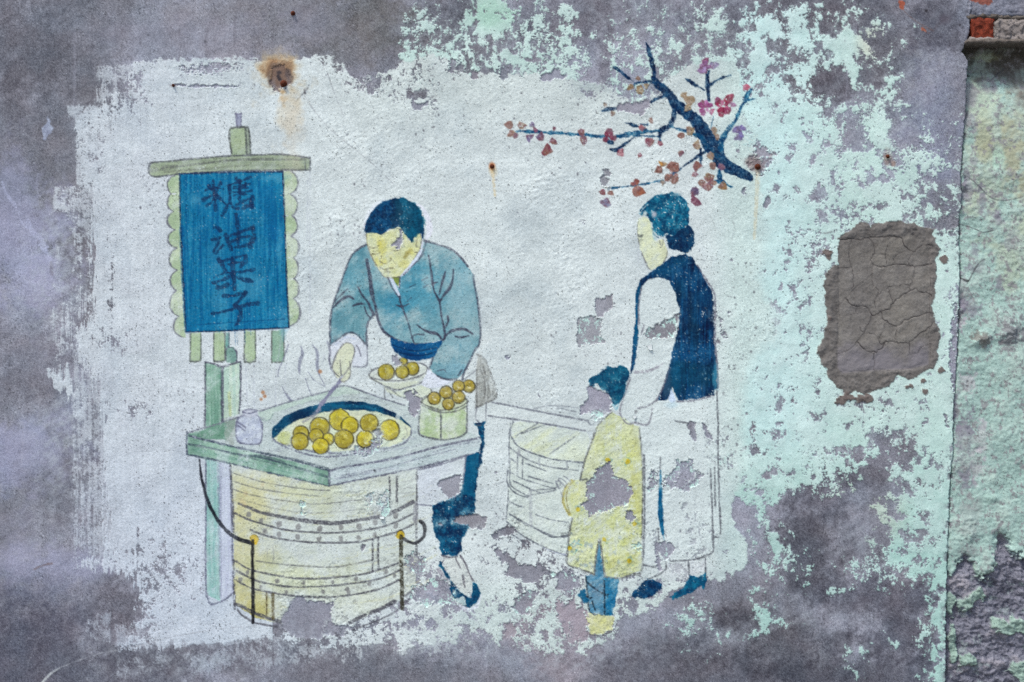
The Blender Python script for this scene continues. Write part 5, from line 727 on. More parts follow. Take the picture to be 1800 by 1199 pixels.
# hairline cracks, scratches, wires
for p, w, c in [([(535, 168), (548, 188), (575, 222), (610, 252), (655, 288), (690, 322)], 1.3, (140, 142, 150)), ([(577, 132), (590, 170), (606, 208)], 1.3, (140, 142, 150)), ([(520, 178), (530, 168), (538, 160), (543, 150)], 1.8, (92, 92, 100)), ([(535, 158), (536, 164)], 4, (84, 84, 92)), ([(75, 1199), (90, 1182), (120, 1168), (170, 1150), (230, 1138), (300, 1120), (380, 1106), (450, 1100)], [3, 2.4, 2, 1.5, 1.4, 1.4, 1.3, 1.2], (168, 172, 182)),
                ([(1420, 402), (1450, 410), (1470, 404)], 1.4, (96, 92, 100)), ([(1645, 411), (1665, 409), (1675, 402), (1686, 394)], 1.6, (80, 80, 88)), ([(60, 1001), (75, 994), (92, 990)], 3, (112, 96, 98)), ([(1217, 452), (1240, 458), (1270, 455)], 1.1, (160, 168, 172)), ([(838, 748), (846, 748)], 2, (100, 104, 110)), ([(868, 852), (888, 846)], 2.6, (150, 154, 160)), ([(1248, 378), (1258, 400)], 1.2, (150, 156, 158)), ([(1288, 388), (1292, 400)], 1.4, (130, 136, 140)), ([(1290, 405), (1286, 420)], 1.4, (140, 146, 150))]:
    stroke(None, p, w, c, .75, grain=.4)
stroke(None, [(75, 1199), (90, 1184), (105, 1175)], [5, 3, 1.5], (196, 202, 204), .75)
# ---- rust and run-off
def rust(cx, cy, r, run, s=1.0):
    dab((186, 150, 104), cx - .5 * r, cy - .2 * r, r * 4.6 * s, r * 5 * s, .65, .4); dab((164, 112, 66), cx, cy, r * 2.6 * s, r * 2.8 * s, .75, .4); dab((96, 66, 52), cx, cy, r * 1.5, r * 1.5, .8, .3)
    if run: stroke(None, [(cx + 1, cy + r), (cx + 3, cy + run * .4), (cx + 2, cy + run)], [r * 3, r * 2.4, r * 1.2], (206, 178, 134), .5, grain=.6)
dab((196, 182, 156), 492, 134, 44, 42, .7, .5); dab((178, 148, 112), 492, 132, 29, 30, .7, .5); dab((150, 116, 88), 493, 134, 23, 24, .6, .5); dab((202, 190, 168), 505, 190, 22, 60, .5, .5); dab((206, 198, 184), 515, 250, 20, 60, .35, .5)
lose([(484, 115), (494, 113), (502, 120), (512, 135), (512, 146), (502, 152), (490, 158), (482, 158), (472, 150), (474, 135), (478, 126)], 3, tint=(112, 92, 84)); dab((122, 88, 66), 492, 138, 22, 24, .55, .6)
for c, x, y, rx, ry, a in [((88, 80, 84), 507, 132, 5, 8, .7), ((90, 78, 80), 475, 146, 4, 7, .7), ((70, 64, 68), 491, 128, 4, 3, .9), ((60, 56, 62), 489, 135, 3, 4, .9), ((60, 56, 62), 492, 140, 3, 2.5, .9), ((182, 134, 76), 499, 161, 9, 8, .7), ((190, 154, 108), 497, 174, 10, 14, .5), ((100, 88, 84), 473, 140, 4, 14, .5), ((96, 84, 80), 484, 116, 6, 4, .4), ((104, 90, 86), 512, 142, 4, 12, .55)]: dab(c, x, y, rx, ry, a, .5)
dab((200, 170, 120), 866, 300, 8, 12, .5); stroke(None, [(866, 298), (867, 315), (870, 345)], [7, 6, 4], (212, 190, 146), .6, grain=.6); dab((176, 96, 48), 865, 292, 6.5, 7.5, .85, .3)
dab((128, 112, 112), 1330, 288, 16, 14, .7, .5); stroke(None, [(1332, 298), (1331, 330), (1328, 380), (1326, 420)], [9, 7, 6, 5], (204, 196, 170), .6, grain=.5); stroke(None, [(1340, 290), (1352, 278), (1360, 268)], 5, (142, 132, 140), .6)
dab((140, 120, 112), 1560, 280, 8, 14, .6, .5); dab((160, 120, 96), 1570, 288, 5, 6, .5); dab((120, 112, 116), 305, 151, 8, 3, .6)
for x, y in [(462, 690), (465, 697), (563, 653), (459, 702)]: dab((170, 110, 70), x, y, 3.5, 3.5, .7)

# weathering over the whole painted ground: pits, dust and pale abrasion
pm_ = (LAB != lid('wall/cement_render')) & (LAB != lid('wall/mint_paint'))
pt2 = sstep(1.7, 2.3, N_GRN + .3 * N_MED2 + 1.1 * (white - .5)) * pm_; RGB *= (1 - .34 * pt2)[..., None]
ab = sstep(2.0, 2.6, -N_GRN + .35 * N_MED + 1.1 * (white - .5)) * pm_; RGB += (np.array([205, 213, 214], np.float32) - RGB) * (.45 * ab)[..., None]
RGB *= (1 + .018 * N_GRN * pm_ + .03 * (white - .5) * pm_)[..., None]

lose([(1673, 548), (1683, 520), (1686, 600), (1682, 690), (1675, 690), (1668, 640), (1669, 590)], 3, tint=(134, 132, 148), spare=.12); lose([(1640, 398), (1672, 370), (1684, 390), (1676, 402), (1650, 410)], 4, spare=.15); lose([(1660, 730), (1668, 728), (1668, 752), (1660, 748)], 3, spare=.2)
# ------------------------------------------------------------------ clay infill patch
clay = [(1473, 420), (1477, 413), (1498, 403), (1505, 395), (1518, 390), (1530, 397), (1547, 392), (1562, 388), (1587, 390), (1610, 395), (1624, 398), (1644, 402), (1641, 412), (1645, 425), (1651, 437), (1650, 452), (1644, 454), (1645, 470), (1645, 503), (1644, 520), (1637, 537), (1642, 554), (1645, 569), (1651, 580), (1652, 597), (1647, 613), (1649, 633), (1639, 648), (1617, 658), (1599, 668), (1587, 662), (1574, 663), (1565, 677), (1537, 688), (1520, 693), (1504, 688), (1492, 694), (1472, 682), (1455, 662), (1453, 648), (1442, 638), (1437, 613), (1442, 603), (1450, 592), (1453, 570), (1452, 547), (1451, 528), (1450, 515), (1447, 502), (1453, 480), (1462, 468), (1475, 466), (1473, 445)]
N_CL = fbm(20, 20, 4, 131, .6); N_RDG = 1 - np.abs(fbm(34, 30, 4, 141, .6)) * .8
sl, d = sdf(np.array(clay, float), 20); d = d + 1.6 * N_EDGE[sl]
al = np.clip(.5 - d / 1.4, 0, 1)
col = np.array([108, 104, 103], np.float32) + (4 * N_CL[sl] + 3 * N_FINE[sl] + 2.5 * N_GRN[sl])[..., None]
pan_p = [(1475, 421), (1500, 417), (1540, 414), (1584, 417), (1600, 412), (1634, 430), (1634, 500), (1633, 570), (1632, 641), (1600, 648), (1535, 651), (1480, 656), (1472, 645), (1473, 540)]
dp = _sdf(np.array(pan_p, float), U[sl], V[sl]); pin = sstep(3, -3, dp)[..., None]
pc = np.array([117, 113, 111], np.float32) + (4 * N_CL[sl] + 3 * N_GRN[sl] + 14 * (white[sl] - .5))[..., None]
lowp = sstep(590, 640, V[sl] + 10 * N_MED[sl])[..., None]; pc = pc * (1 - lowp) + np.array([122, 118, 124], np.float32) * lowp
pc += (N_MED2[sl] * 3.0)[..., None] * np.array([1, .95, .7], np.float32) + (N_TRW[sl] * 2)[..., None]
pc -= sstep(470, 430, V[sl])[..., None] * 9
col = col * (1 - pin) + pc * pin
blend(sl, col, al); LAB[sl][al > .5] = lid('wall/clay_patch')
FILM[sl] *= 1 - al; ROUGH[sl] *= 1 - al
REL[sl] += al * (1.5 + .9 * N_CL[sl] + .5 * N_FINE[sl] + .2 * N_GRN[sl] + 1.2 * np.exp(-((d + 7) / 6) ** 2)) * (1 - pin[..., 0]) + al * pin[..., 0] * (.6 + .5 * N_CL[sl] + .15 * N_FINE[sl]) - 1.0 * al * np.exp(-(dp / 4) ** 2)
cracks = [[(1476, 422), (1498, 420), (1512, 421), (1527, 418), (1536, 417), (1564, 415), (1584, 418), (1591, 432), (1606, 443), (1618, 433), (1636, 431)], [(1497, 420), (1492, 442), (1497, 470), (1500, 487), (1499, 508)], [(1470, 543), (1474, 540), (1486, 525), (1500, 508), (1520, 494), (1532, 482)],
 [(1528, 418), (1536, 430), (1536, 447), (1530, 456), (1534, 464), (1532, 482), (1535, 502), (1545, 511), (1538, 528), (1539, 542)], [(1564, 415), (1561, 430), (1557, 447), (1558, 463)], [(1535, 447), (1557, 447)], [(1534, 464), (1545, 470), (1560, 468), (1575, 465), (1596, 466), (1608, 468), (1636, 464)], [(1575, 465), (1573, 452), (1590, 440)], [(1606, 443), (1598, 456), (1598, 466)],
 [(1608, 468), (1605, 490), (1598, 506), (1600, 512)], [(1637, 520), (1630, 515), (1618, 514), (1610, 508), (1600, 512), (1584, 520), (1569, 533), (1564, 544), (1550, 546), (1543, 552), (1533, 555), (1524, 541), (1505, 537), (1495, 535), (1486, 525)], [(1538, 528), (1545, 517), (1567, 503), (1577, 504), (1590, 500), (1600, 502)], [(1561, 507), (1565, 520), (1570, 533)],
 [(1533, 555), (1530, 563), (1522, 576), (1519, 585)], [(1512, 560), (1513, 577), (1519, 585), (1530, 587), (1540, 589), (1545, 600)], [(1519, 585), (1507, 600), (1492, 615), (1470, 622)], [(1549, 547), (1552, 558), (1559, 566), (1576, 573), (1594, 562), (1608, 557), (1636, 549)], [(1559, 566), (1553, 580), (1545, 596)], [(1576, 573), (1575, 585), (1572, 600)], [(1545, 600), (1550, 606), (1557, 601), (1572, 601), (1583, 603), (1600, 601), (1612, 590), (1624, 582), (1636, 572)],
 [(1507, 600), (1520, 615), (1537, 619), (1548, 613), (1557, 601)], [(1537, 619), (1537, 635), (1536, 652)], [(1600, 601), (1600, 622), (1612, 620), (1622, 608), (1636, 604)], [(1474, 554), (1500, 553), (1506, 545), (1505, 537)], [(1470, 469), (1478, 472), (1497, 470)],
 [(1474, 420), (1472, 470), (1474, 540), (1472, 600), (1471, 640), (1480, 656), (1500, 653), (1535, 650), (1570, 651), (1600, 647), (1633, 640), (1633, 600), (1633, 570), (1634, 500), (1635, 432)]]
crk = np.zeros((NV, NU), np.float32); rr = np.random.RandomState(5)
for ci, p in enumerate(cracks):
    q = crom(p, False, 4); q = q + rr.randn(*q.shape) * .8; w = 1.05 if ci in (0, 6, 10, 16, 19, 20) else .6
    for i in range(len(q) - 1):
        ss = bbox(q[i:i + 2], 6); x0, y0 = q[i]; ex, ey = q[i + 1] - q[i]
        t_ = np.clip(((U[ss] - x0) * ex + (V[ss] - y0) * ey) / (ex * ex + ey * ey + 1e-9), 0, 1); dd = np.hypot(U[ss] - x0 - t_ * ex, V[ss] - y0 - t_ * ey)
        crk[ss] = np.maximum(crk[ss], np.clip(.5 + (w * .5 - dd) / 1.3, 0, 1) * (1.0 if w > 1 else .8) * (.42 if ci == len(cracks) - 1 else 1))
cr = crk[sl] * al; blend(sl, (50, 46, 48), np.clip(cr * 1.35 * np.clip(.8 + .35 * N_FINE[sl], .3, 1), 0, .9)); REL[sl] -= 1.7 * cr
# each plate of dried clay between cracks is a piece of its own (flood fill of the cells)
pj, pi = np.nonzero((dp < -1) & (al > .5)); inside = np.zeros(dp.shape, bool); inside[pj, pi] = True
bar_ = np.zeros((NV, NU), bool)
for p in cracks:
    q = crom(p, False, 8)
    for a_, b_ in zip(q[:-1], q[1:]):
        for t_ in np.linspace(0, 1, 9):
            x, y = a_ + (b_ - a_) * t_; bar_[np.searchsorted(vs, y), np.searchsorted(us, x)] = True
free = inside & ~bar_[sl]; comp = np.zeros(dp.shape, np.int32); nc = 0; sizes = {}
for j0, i0 in zip(*np.nonzero(free)):
    if comp[j0, i0]: continue
    nc += 1; st = [(j0, i0)]; comp[j0, i0] = nc; cnt = 0
    while st:
        j, i = st.pop(); cnt += 1
        for a_, b_ in ((j + 1, i), (j - 1, i), (j, i + 1), (j, i - 1)):
            if 0 <= a_ < free.shape[0] and 0 <= b_ < free.shape[1] and free[a_, b_] and not comp[a_, b_]: comp[a_, b_] = nc; st.append((a_, b_))
    sizes[nc] = cnt
for c_, n_ in sizes.items():
    if n_ < 60: comp[comp == c_] = 0
for _ in range(6):
    for sh in ((1, 0), (-1, 0), (0, 1), (0, -1)):
        m = (comp == 0) & inside; comp[m] = np.roll(comp, sh, (0, 1))[m]
for k_, c_ in enumerate([c_ for c_, n_ in sizes.items() if n_ >= 60]):
    LAB[sl][comp == c_] = lid('wall/clay_patch/clay_plate#%d' % k_); REL[sl][comp == c_] += rr.uniform(-.25, .35)
for x, y, r in [(1453, 444, 6), (1455, 452, 4), (1660, 456, 7), (1652, 652, 6), (1512, 700, 7), (1526, 700, 8), (1482, 703, 9), (1492, 698, 7), (1627, 688, 5), (1597, 678, 4), (1622, 670, 4), (1458, 560, 4)]:
    sl2 = bbox([(x - 14, y - 14), (x + 14, y + 14)], 0); a_ = np.clip(.5 - (np.hypot((U[sl2] - x) * .75, V[sl2] - y) + 2.2 * N_EDGE[sl2] - r) / 1.4, 0, 1); blend(sl2, (108, 98, 96), a_ * .95); REL[sl2] += 1.6 * a_; LAB[sl2][a_ > .5] = lid('wall/clay_patch')

# ------------------------------------------------------------------ adjoining wall on the right, beyond the joint
seam = np.array([(1712, -500), (1708, -20), (1706, 20), (1705, 60), (1696, 80), (1691, 92), (1703, 106), (1700, 125), (1699, 160), (1699, 200), (1696, 220), (1694, 250), (1690, 300), (1690, 320), (1692, 345), (1688, 380), (1687, 400), (1687, 440), (1688, 488), (1686, 520), (1685, 580), (1682, 630), (1679, 690), (1676, 740), (1676, 790), (1673, 815), (1670, 880), (1668, 920), (1666, 980), (1664, 1050), (1663, 1100), (1664, 1150), (1662, 1220), (1660, 1600)], float)
SX = np.interp(V + 1.5 * N_EDGE, seam[:, 1], seam[:, 0]).astype(np.float32) + .8 * N_FINE
RD = U - SX                                                   # distance to the right of the joint
SIDE = RD > 0
sa = np.clip(.5 + RD / 1.2, 0, 1)
N_PEB = fbm(8, 8, 3, 151, .65); N_ROT = fbm(30, 26, 5, 161, .62); N_R2 = fbm(60, 50, 4, 171, .6)
sc = np.array([160, 186, 181], np.float32) + (4 * N_MED2 + 3 * N_PEB + 4 * N_GRN + 16 * (white - .5))[..., None]
def stain(c, cu, cv, ru, rv, a, rag=.45, n=None):
    global sc
    d_ = np.hypot((U - cu) / ru, (V - cv) / rv) + rag * (N_MED if n is None else n) * .6 + rag * .3 * N_FINE
    w = (sstep(1.3, .5, d_) * a)[..., None]; sc = sc * (1 - w) + np.asarray(c, np.float32) * w
stain((170, 180, 164), 1760, 250, 70, 130, .8); stain((158, 152, 126), 1782, 265, 36, 62, .55, .6); stain((160, 158, 130), 1735, 250, 22, 40, .5); stain((172, 180, 160), 1790, 440, 40, 70, .6); stain((164, 170, 150), 1712, 365, 14, 26, .5); stain((170, 208, 198), 1755, 290, 12, 36, .6)
stain((178, 196, 182), 1740, 160, 40, 40, .5); stain((70, 66, 63), 1765, 90, 120, 40, .95, .25); stain((94, 89, 87), 1790, 130, 44, 44, .8); stain((126, 122, 134), 1752, 150, 18, 14, .8); stain((128, 124, 136), 1705, 165, 12, 22, .7); stain((150, 150, 118), 1745, 96, 26, 8, .6); stain((122, 116, 112), 1800, 170, 24, 20, .7)  # below the ledge the soot tones also paint its shadow darker
GR = (126, 122, 136)
for cu, cv, ru, rv, a in [(1700, 330, 8, 34, .9), (1706, 215, 12, 14, .8), (1712, 285, 6, 10, .6), (1694, 525, 8, 40, .95), (1706, 540, 18, 16, .7), (1682, 720, 8, 26, .9), (1700, 770, 18, 46, .85), (1698, 830, 14, 30, .8), (1728, 352, 8, 20, .7), (1757, 385, 9, 11, .8), (1758, 500, 6, 14, .7), (1780, 425, 12, 16, .6), (1715, 470, 12, 10, .7), (1724, 332, 8, 8, .7), (1780, 305, 8, 8, .5), (1715, 440, 8, 10, .6), (1745, 375, 14, 6, .5)]: stain(GR, cu, cv, ru, rv, a, .7, N_FLK2)
for cu, cv, ru, rv in [(1704, 675, 12, 16), (1726, 770, 8, 30), (1718, 820, 12, 20), (1694, 565, 8, 10)]: stain((178, 174, 182), cu, cv, ru, rv, .7, .9, N_FLK2)
cr_ = np.clip(.1 + .35 * N_MED2 + .25 * N_FLK, 0, .6)[..., None]; sc = sc * (1 - cr_) + np.array([170, 188, 182], np.float32) * cr_
fl_ = np.clip(.5 + (N_FLK2 + .6 * N_FLK + .3 * N_GRN - 1.1) * 1.5, 0, 1)[..., None] * .8; sc = sc * (1 - fl_) + np.array([132, 130, 136], np.float32) * fl_
stain((116, 112, 110), 1727, 597, 20, 11, .75, .8, N_FLK2); stain((112, 108, 116), 1776, 585, 22, 26, .75, .8, N_FLK2); stain((150, 160, 160), 1705, 935, 22, 50, .6, .7); stain((150, 176, 170), 1745, 880, 16, 12, .5, .6)
rotl = np.interp(U, [1660, 1690, 1700, 1715, 1728, 1750, 1758, 1768, 1790, 1830, 2450], [1000, 1000, 985, 990, 1012, 1000, 960, 952, 985, 960, 1000])
rot = sstep(-9, 9, V - rotl + 11 * N_ROT)
frag = np.zeros_like(U)
for cu, cv, ru, rv, s_ in [(1708, 1056, 20, 12, -.5), (1726, 1046, 10, 12, 0), (1772, 1106, 30, 13, .15), (1705, 1162, 14, 11, -.3), (1672, 1065, 8, 20, 0), (1790, 1098, 20, 10, 0), (1740, 985, 16, 24, 0), (1725, 1000, 14, 14, .2), (1677, 1130, 7, 40, 0), (1800, 1180, 20, 20, 0)]:
    x_ = (U - cu) / ru; y_ = (V - cv - s_ * (U - cu)) / rv; frag = np.maximum(frag, sstep(1.15, .85, np.hypot(x_, y_) + .28 * N_ROT))
rc = np.array([114, 114, 128], np.float32) + (7 * N_ROT + 5 * N_PEB + 5 * N_GRN + 26 * (white - .5))[..., None]
rc = rc - (np.clip(-N_R2, 0, 2) * 14)[..., None]
pk = sstep(.6, 1.6, N_R2 + .5 * N_ROT)[..., None] * .5; rc = rc * (1 - pk) + np.array([156, 150, 158], np.float32) * pk
gb = sstep(.9, 1.5, -N_ROT + .4 * N_PEB)[..., None] * .45; rc = rc * (1 - gb) + np.array([150, 166, 164], np.float32) * gb
fr = np.clip(frag, 0, 1)[..., None]; rc = rc * (1 - fr) + (np.array([140, 162, 154], np.float32) + (6 * N_PEB)[..., None]) * fr
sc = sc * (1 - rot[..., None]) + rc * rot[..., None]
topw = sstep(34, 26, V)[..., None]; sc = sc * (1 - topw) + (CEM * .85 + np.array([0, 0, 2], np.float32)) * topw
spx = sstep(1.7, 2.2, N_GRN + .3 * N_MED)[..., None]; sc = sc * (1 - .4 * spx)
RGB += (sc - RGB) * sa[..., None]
LAB[SIDE] = lid('side/plaster'); LAB[SIDE & (rot > .5) & (frag < .5)] = lid('side/crumbled_base')
FILM *= 1 - sa; ROUGH *= 1 - sa
depth = np.interp(V, [-500, 20, 28, 32, 84, 90, 120, 160, 215, 300, 480, 560, 1600], [1, 1, 4, 34, 34, 58, 58, 20, 8, 5, 6, 4, 5]).astype(np.float32)
sh = -depth + .55 * N_PEB + 1.1 * N_MED2
sh += rot * (-9 - 4 * (1 - frag) + 1.9 * N_ROT * (1 - .5 * frag) + 3.5 * np.clip(N_R2, -1.5, 1.5) + .7 * N_PEB + .35 * N_GRN) + frag * rot * 4.5
for cu, cv, ru, rv, h in [(1727, 596, 18, 10, 9), (1778, 585, 20, 22, 7), (1705, 935, 14, 30, 5), (1745, 878, 14, 10, 4), (1690, 530, 8, 40, -4), (1700, 330, 8, 34, -5), (1682, 720, 6, 26, -4), (1762, 955, 14, 16, -14), (1725, 1050, 12, 10, -6)]:
    sh += h * np.exp(-(((U - cu) / ru) ** 2 + ((V - cv) / rv) ** 2)) * (1 + .5 * N_ROT)
sh += rot * 0
REL = REL * (1 - sa) + sh * sa
jn = np.exp(-((RD - .5) / (1.25 + .6 * N_FINE.clip(-1, 1))) ** 2) * (V > 18) * np.clip(.75 + .35 * N_MED, .25, 1)
chip = sstep(.5, 1.3, N_FLK + .4 * N_FLK2) * np.exp(-(RD / 7) ** 2); REL -= 2.5 * chip; RGB += (np.array([112, 110, 120], np.float32) - RGB) * (.75 * chip)[..., None]
REL -= 4.5 * jn; RGB *= (1 - .28 * jn)[..., None]
# cracks in the side wall
for p, w in [([(1688, 393), (1705, 398), (1716, 402), (1730, 408), (1750, 404)], 1.6), ([(1705, 312), (1725, 330), (1745, 348), (1770, 352), (1800, 345)], 1.5), ([(1690, 489), (1702, 494), (1712, 478), (1722, 462), (1732, 456)], 2.4), ([(1745, 140), (1765, 124), (1780, 112)], 1.8), ([(1735, 118), (1737, 134)], 1.8)]:
    stroke(None, p, w, (70, 70, 76), .8); 
for p, w in [([(1706, 126), (1714, 128)], 4), ([(1690, 489), (1702, 494)], 3)]: stroke(None, p, w, (36, 34, 36), .9)
# brick showing through the render near the top right
fill(None, [(1582, 2), (1590, 4), (1589, 14), (1584, 16)], (164, 84, 62), a=.9, ew=1.5); fill(None, [(1620, 49), (1628, 53), (1637, 58), (1638, 62), (1630, 60)], (168, 90, 66), a=.8, ew=2); stroke(None, [(1588, 18), (1600, 30), (1620, 44), (1640, 54)], 1.8, (104, 84, 84), .8)
fill(None, [(1704, -3), (1740, -3), (1748, 4), (1735, 10), (1720, 6)], (140, 74, 60), a=.85, ew=2); stroke(None, [(1640, 55), (1652, 40), (1664, 32)], 6, (92, 88, 98), .5); dab((88, 82, 94), 1660, 36, 14, 10, .5); dab((60, 58, 66), 1687, 44, 2.5, 3, .9); dab((50, 48, 54), 1628, 19, 3, 2.5, .9)
REL[(V > -5) & (V < 24)] -= (1.5 * np.clip(N_CL, 0, 2) * sa)[(V > -5) & (V < 24)]

# ------------------------------------------------------------------ final relief, mm towards the viewer
ru_ = U * .85 - V * .53; rv_ = U * .53 + V * .85
N_LMP = .8 * fbm(8.5, 4.6, 2, 181, .6, ru_, rv_) + .45 * fbm(17, 10, 2, 191, .5, ru_, rv_)
lump = (.06 + .115 * sstep(430, 620, U)) * np.clip(.75 + .5 * fbm(150, 170, 3, 261), .15, 2.1) * (1 + .4 * np.clip(N_MED2, -1.5, 1.8)) * ROUGH
H = REL + FILM + 1.4 * N_BIG + .5 * N_MED2 + lump * N_LMP + .10 * N_FINE + .07 * N_GRN
Hmain = H
# PLAN-END
# ------------------------------------------------------------------ procedural materials
def srgb2lin(c):
    c = np.clip(c / 255.0, 0, 1); return np.where(c <= .04045, c / 12.92, ((c + .055) / 1.055) ** 2.4)
def coat_material(name, rough, grain, bump_fine, bump_mid, spec=.25, s_fine=900, s_mid=240):
    m = bpy.data.materials.new(name); m.use_nodes = True; nt = m.node_tree; n = nt.nodes; l = nt.links
    b = n['Principled BSDF']; b.inputs['Specular IOR Level'].default_value = spec
    at = n.new('ShaderNodeAttribute'); at.attribute_name = 'pigment'
    geo = n.new('ShaderNodeNewGeometry')
    n1 = n.new('ShaderNodeTexNoise'); n1.inputs['Scale'].default_value = s_fine; n1.inputs['Detail'].default_value = 2
    n2 = n.new('ShaderNodeTexNoise'); n2.inputs['Scale'].default_value = s_mid; n2.inputs['Detail'].default_value = 3
    for q in (n1, n2): l.new(geo.outputs['Position'], q.inputs['Vector'])
    mr = n.new('ShaderNodeMapRange'); mr.inputs['From Min'].default_value = .28; mr.inputs['From Max'].default_value = .72
    mr.inputs['To Min'].default_value = 1 - grain; mr.inputs['To Max'].default_value = 1 + grain
    l.new(n1.outputs['Fac'], mr.inputs['Value'])
    vm = n.new('ShaderNodeVectorMath'); vm.operation = 'SCALE'; l.new(at.outputs['Color'], vm.inputs[0]); l.new(mr.outputs[0], vm.inputs['Scale'])
    l.new(vm.outputs[0], b.inputs['Base Color'])
    rr_ = n.new('ShaderNodeMapRange'); rr_.inputs['To Min'].default_value = rough - .08; rr_.inputs['To Max'].default_value = min(1, rough + .08); l.new(n2.outputs['Fac'], rr_.inputs['Value']); l.new(rr_.outputs[0], b.inputs['Roughness'])
    b1 = n.new('ShaderNodeBump'); b1.inputs['Strength'].default_value = bump_fine; b1.inputs['Distance'].default_value = .0006; l.new(n1.outputs['Fac'], b1.inputs['Height'])
    b2 = n.new('ShaderNodeBump'); b2.inputs['Strength'].default_value = bump_mid; b2.inputs['Distance'].default_value = .0016; l.new(n2.outputs['Fac'], b2.inputs['Height']); l.new(b1.outputs[0], b2.inputs['Normal'])
    l.new(b2.outputs[0], b.inputs['Normal']); return m
MATS = {'cement': coat_material('sandy_cement_render', .92, .24, .7, .4, .1, 420, 140), 'white': coat_material('lime_whitewash', .86, .06, .5, .5, .12, 420, 200), 'mint': coat_material('flaking_mint_wash', .85, .07, .45, .4, .12, 420, 200),
        'paint': coat_material('matt_mural_paint', .82, .1, .5, .5, .05, 420, 200), 'clay': coat_material('dried_clay', .95, .09, .4, .5, .15, 700, 160), 'rot': coat_material('crumbling_plaster', .95, .16, .7, .8, .15, 700, 200)}
def plain_material(name, c, c2, rough=.8, scale=120, bump=.5, metal=0.0, spec=.3):
    m = bpy.data.materials.new(name); m.use_nodes = True; n = m.node_tree.nodes; l = m.node_tree.links; b = n['Principled BSDF']
    b.inputs['Roughness'].default_value = rough; b.inputs['Metallic'].default_value = metal; b.inputs['Specular IOR Level'].default_value = spec
    g = n.new('ShaderNodeNewGeometry'); t = n.new('ShaderNodeTexNoise'); t.inputs['Scale'].default_value = scale; t.inputs['Detail'].default_value = 6; t.inputs['Roughness'].default_value = .65; l.new(g.outputs['Position'], t.inputs['Vector'])
    r = n.new('ShaderNodeValToRGB'); r.color_ramp.elements[0].position = .3; r.color_ramp.elements[1].position = .7; r.color_ramp.elements[0].color = (*srgb2lin(np.array(c, float)), 1); r.color_ramp.elements[1].color = (*srgb2lin(np.array(c2, float)), 1)
    l.new(t.outputs['Fac'], r.inputs[0]); l.new(r.outputs[0], b.inputs['Base Color'])
    bp = n.new('ShaderNodeBump'); bp.inputs['Strength'].default_value = bump; bp.inputs['Distance'].default_value = .003; l.new(t.outputs['Fac'], bp.inputs['Height']); l.new(bp.outputs[0], b.inputs['Normal']); return m

# ------------------------------------------------------------------ things, parts, sub-parts
COL = scene.collection
THINGS = {
 'wall': ('plastered_wall', 'weathered grey cement wall with flaking whitewash and mint paint behind the mural', 'wall', None),
 'side': ('adjoining_wall', 'narrow pale mint wall right of the vertical joint, crumbling at its base', 'wall', None),
 'signboard': ('painted_signboard', 'painted blue hanging banner with four dark characters and scalloped green trim', 'mural sign', 'painted things of the mural'),
 'steam': ('painted_steam', 'grey painted wisps of steam rising above the frying pan', 'mural steam', 'painted things of the mural'),
 'counter': ('painted_counter', 'painted green-edged wooden counter top seen from its front corner', 'mural counter', 'painted things of the mural'),
 'pan': ('painted_frying_pan', 'painted oval pan with dark blue rim full of yellow dough balls', 'mural pan', 'painted things of the mural'),
 'ladle': ('painted_ladle', 'painted grey-purple ladle in the hand of the man, dipping into the pan', 'mural ladle', 'painted things of the mural'),
 'jar': ('painted_jar', 'small painted lilac-white jar on the left of the counter', 'mural jar', 'painted things of the mural'),
 'plate': ('painted_plate', 'painted shallow white dish holding four yellow dough balls below the blue sash', 'mural dish', 'painted things of the mural'),
 'bowl': ('painted_bowl', 'faint painted pale bowl under the dish of dough balls, partly flaked off', 'mural bowl', 'painted things of the mural'),
 'basket': ('painted_basket', 'painted pale green round container topped with six brown-gold dough balls', 'mural container', 'painted things of the mural'),
 'stove': ('painted_barrel_stove', 'painted pale yellow hooped barrel under the counter with black ropes and brass rings', 'mural barrel', 'painted things of the mural'),
 'tub': ('painted_tub', 'faintly sketched round lidded tub between the bending man and the child', 'mural tub', 'painted things of the mural'),
 'pole': ('painted_carrying_pole', 'faintly outlined white carrying pole above the sketched tub', 'mural pole', 'painted things of the mural'),
 'vendor': ('painted_person', 'painted person in teal jacket and blue sash bending over the counter', 'mural figure', 'painted figures of the mural'),
 'child': ('painted_person', 'painted child in long yellow flowered coat with flaked-off face and chest', 'mural figure', 'painted figures of the mural'),
 'woman': ('painted_person', 'painted person in dark blue vest and white robe, hair in a bun', 'mural figure', 'painted figures of the mural'),
 'branch': ('painted_blossom_branch', 'painted dark blue branch with scattered red, brown and violet petals', 'mural branch', 'painted things of the mural'),
}
X = (U - 900) * S; Z = ZC + (599.5 - V) * S; Y = -H / 1000.0
ALB = np.clip(srgb2lin(RGB) * CAL, 0.004, .92).astype(np.float32)
QL = LAB[:-1, :-1].ravel()
IDX = np.arange(NV * NU).reshape(NV, NU)
q0 = IDX[:-1, :-1].ravel(); q1 = IDX[1:, :-1].ravel(); q2 = IDX[1:, 1:].ravel(); q3 = IDX[:-1, 1:].ravel()
order = np.argsort(QL, kind='stable'); bounds = np.searchsorted(QL[order], np.arange(len(labels) + 1))
XF, YF, ZF = X.ravel(), Y.ravel(), Z.ravel(); AF = ALB.reshape(-1, 3)
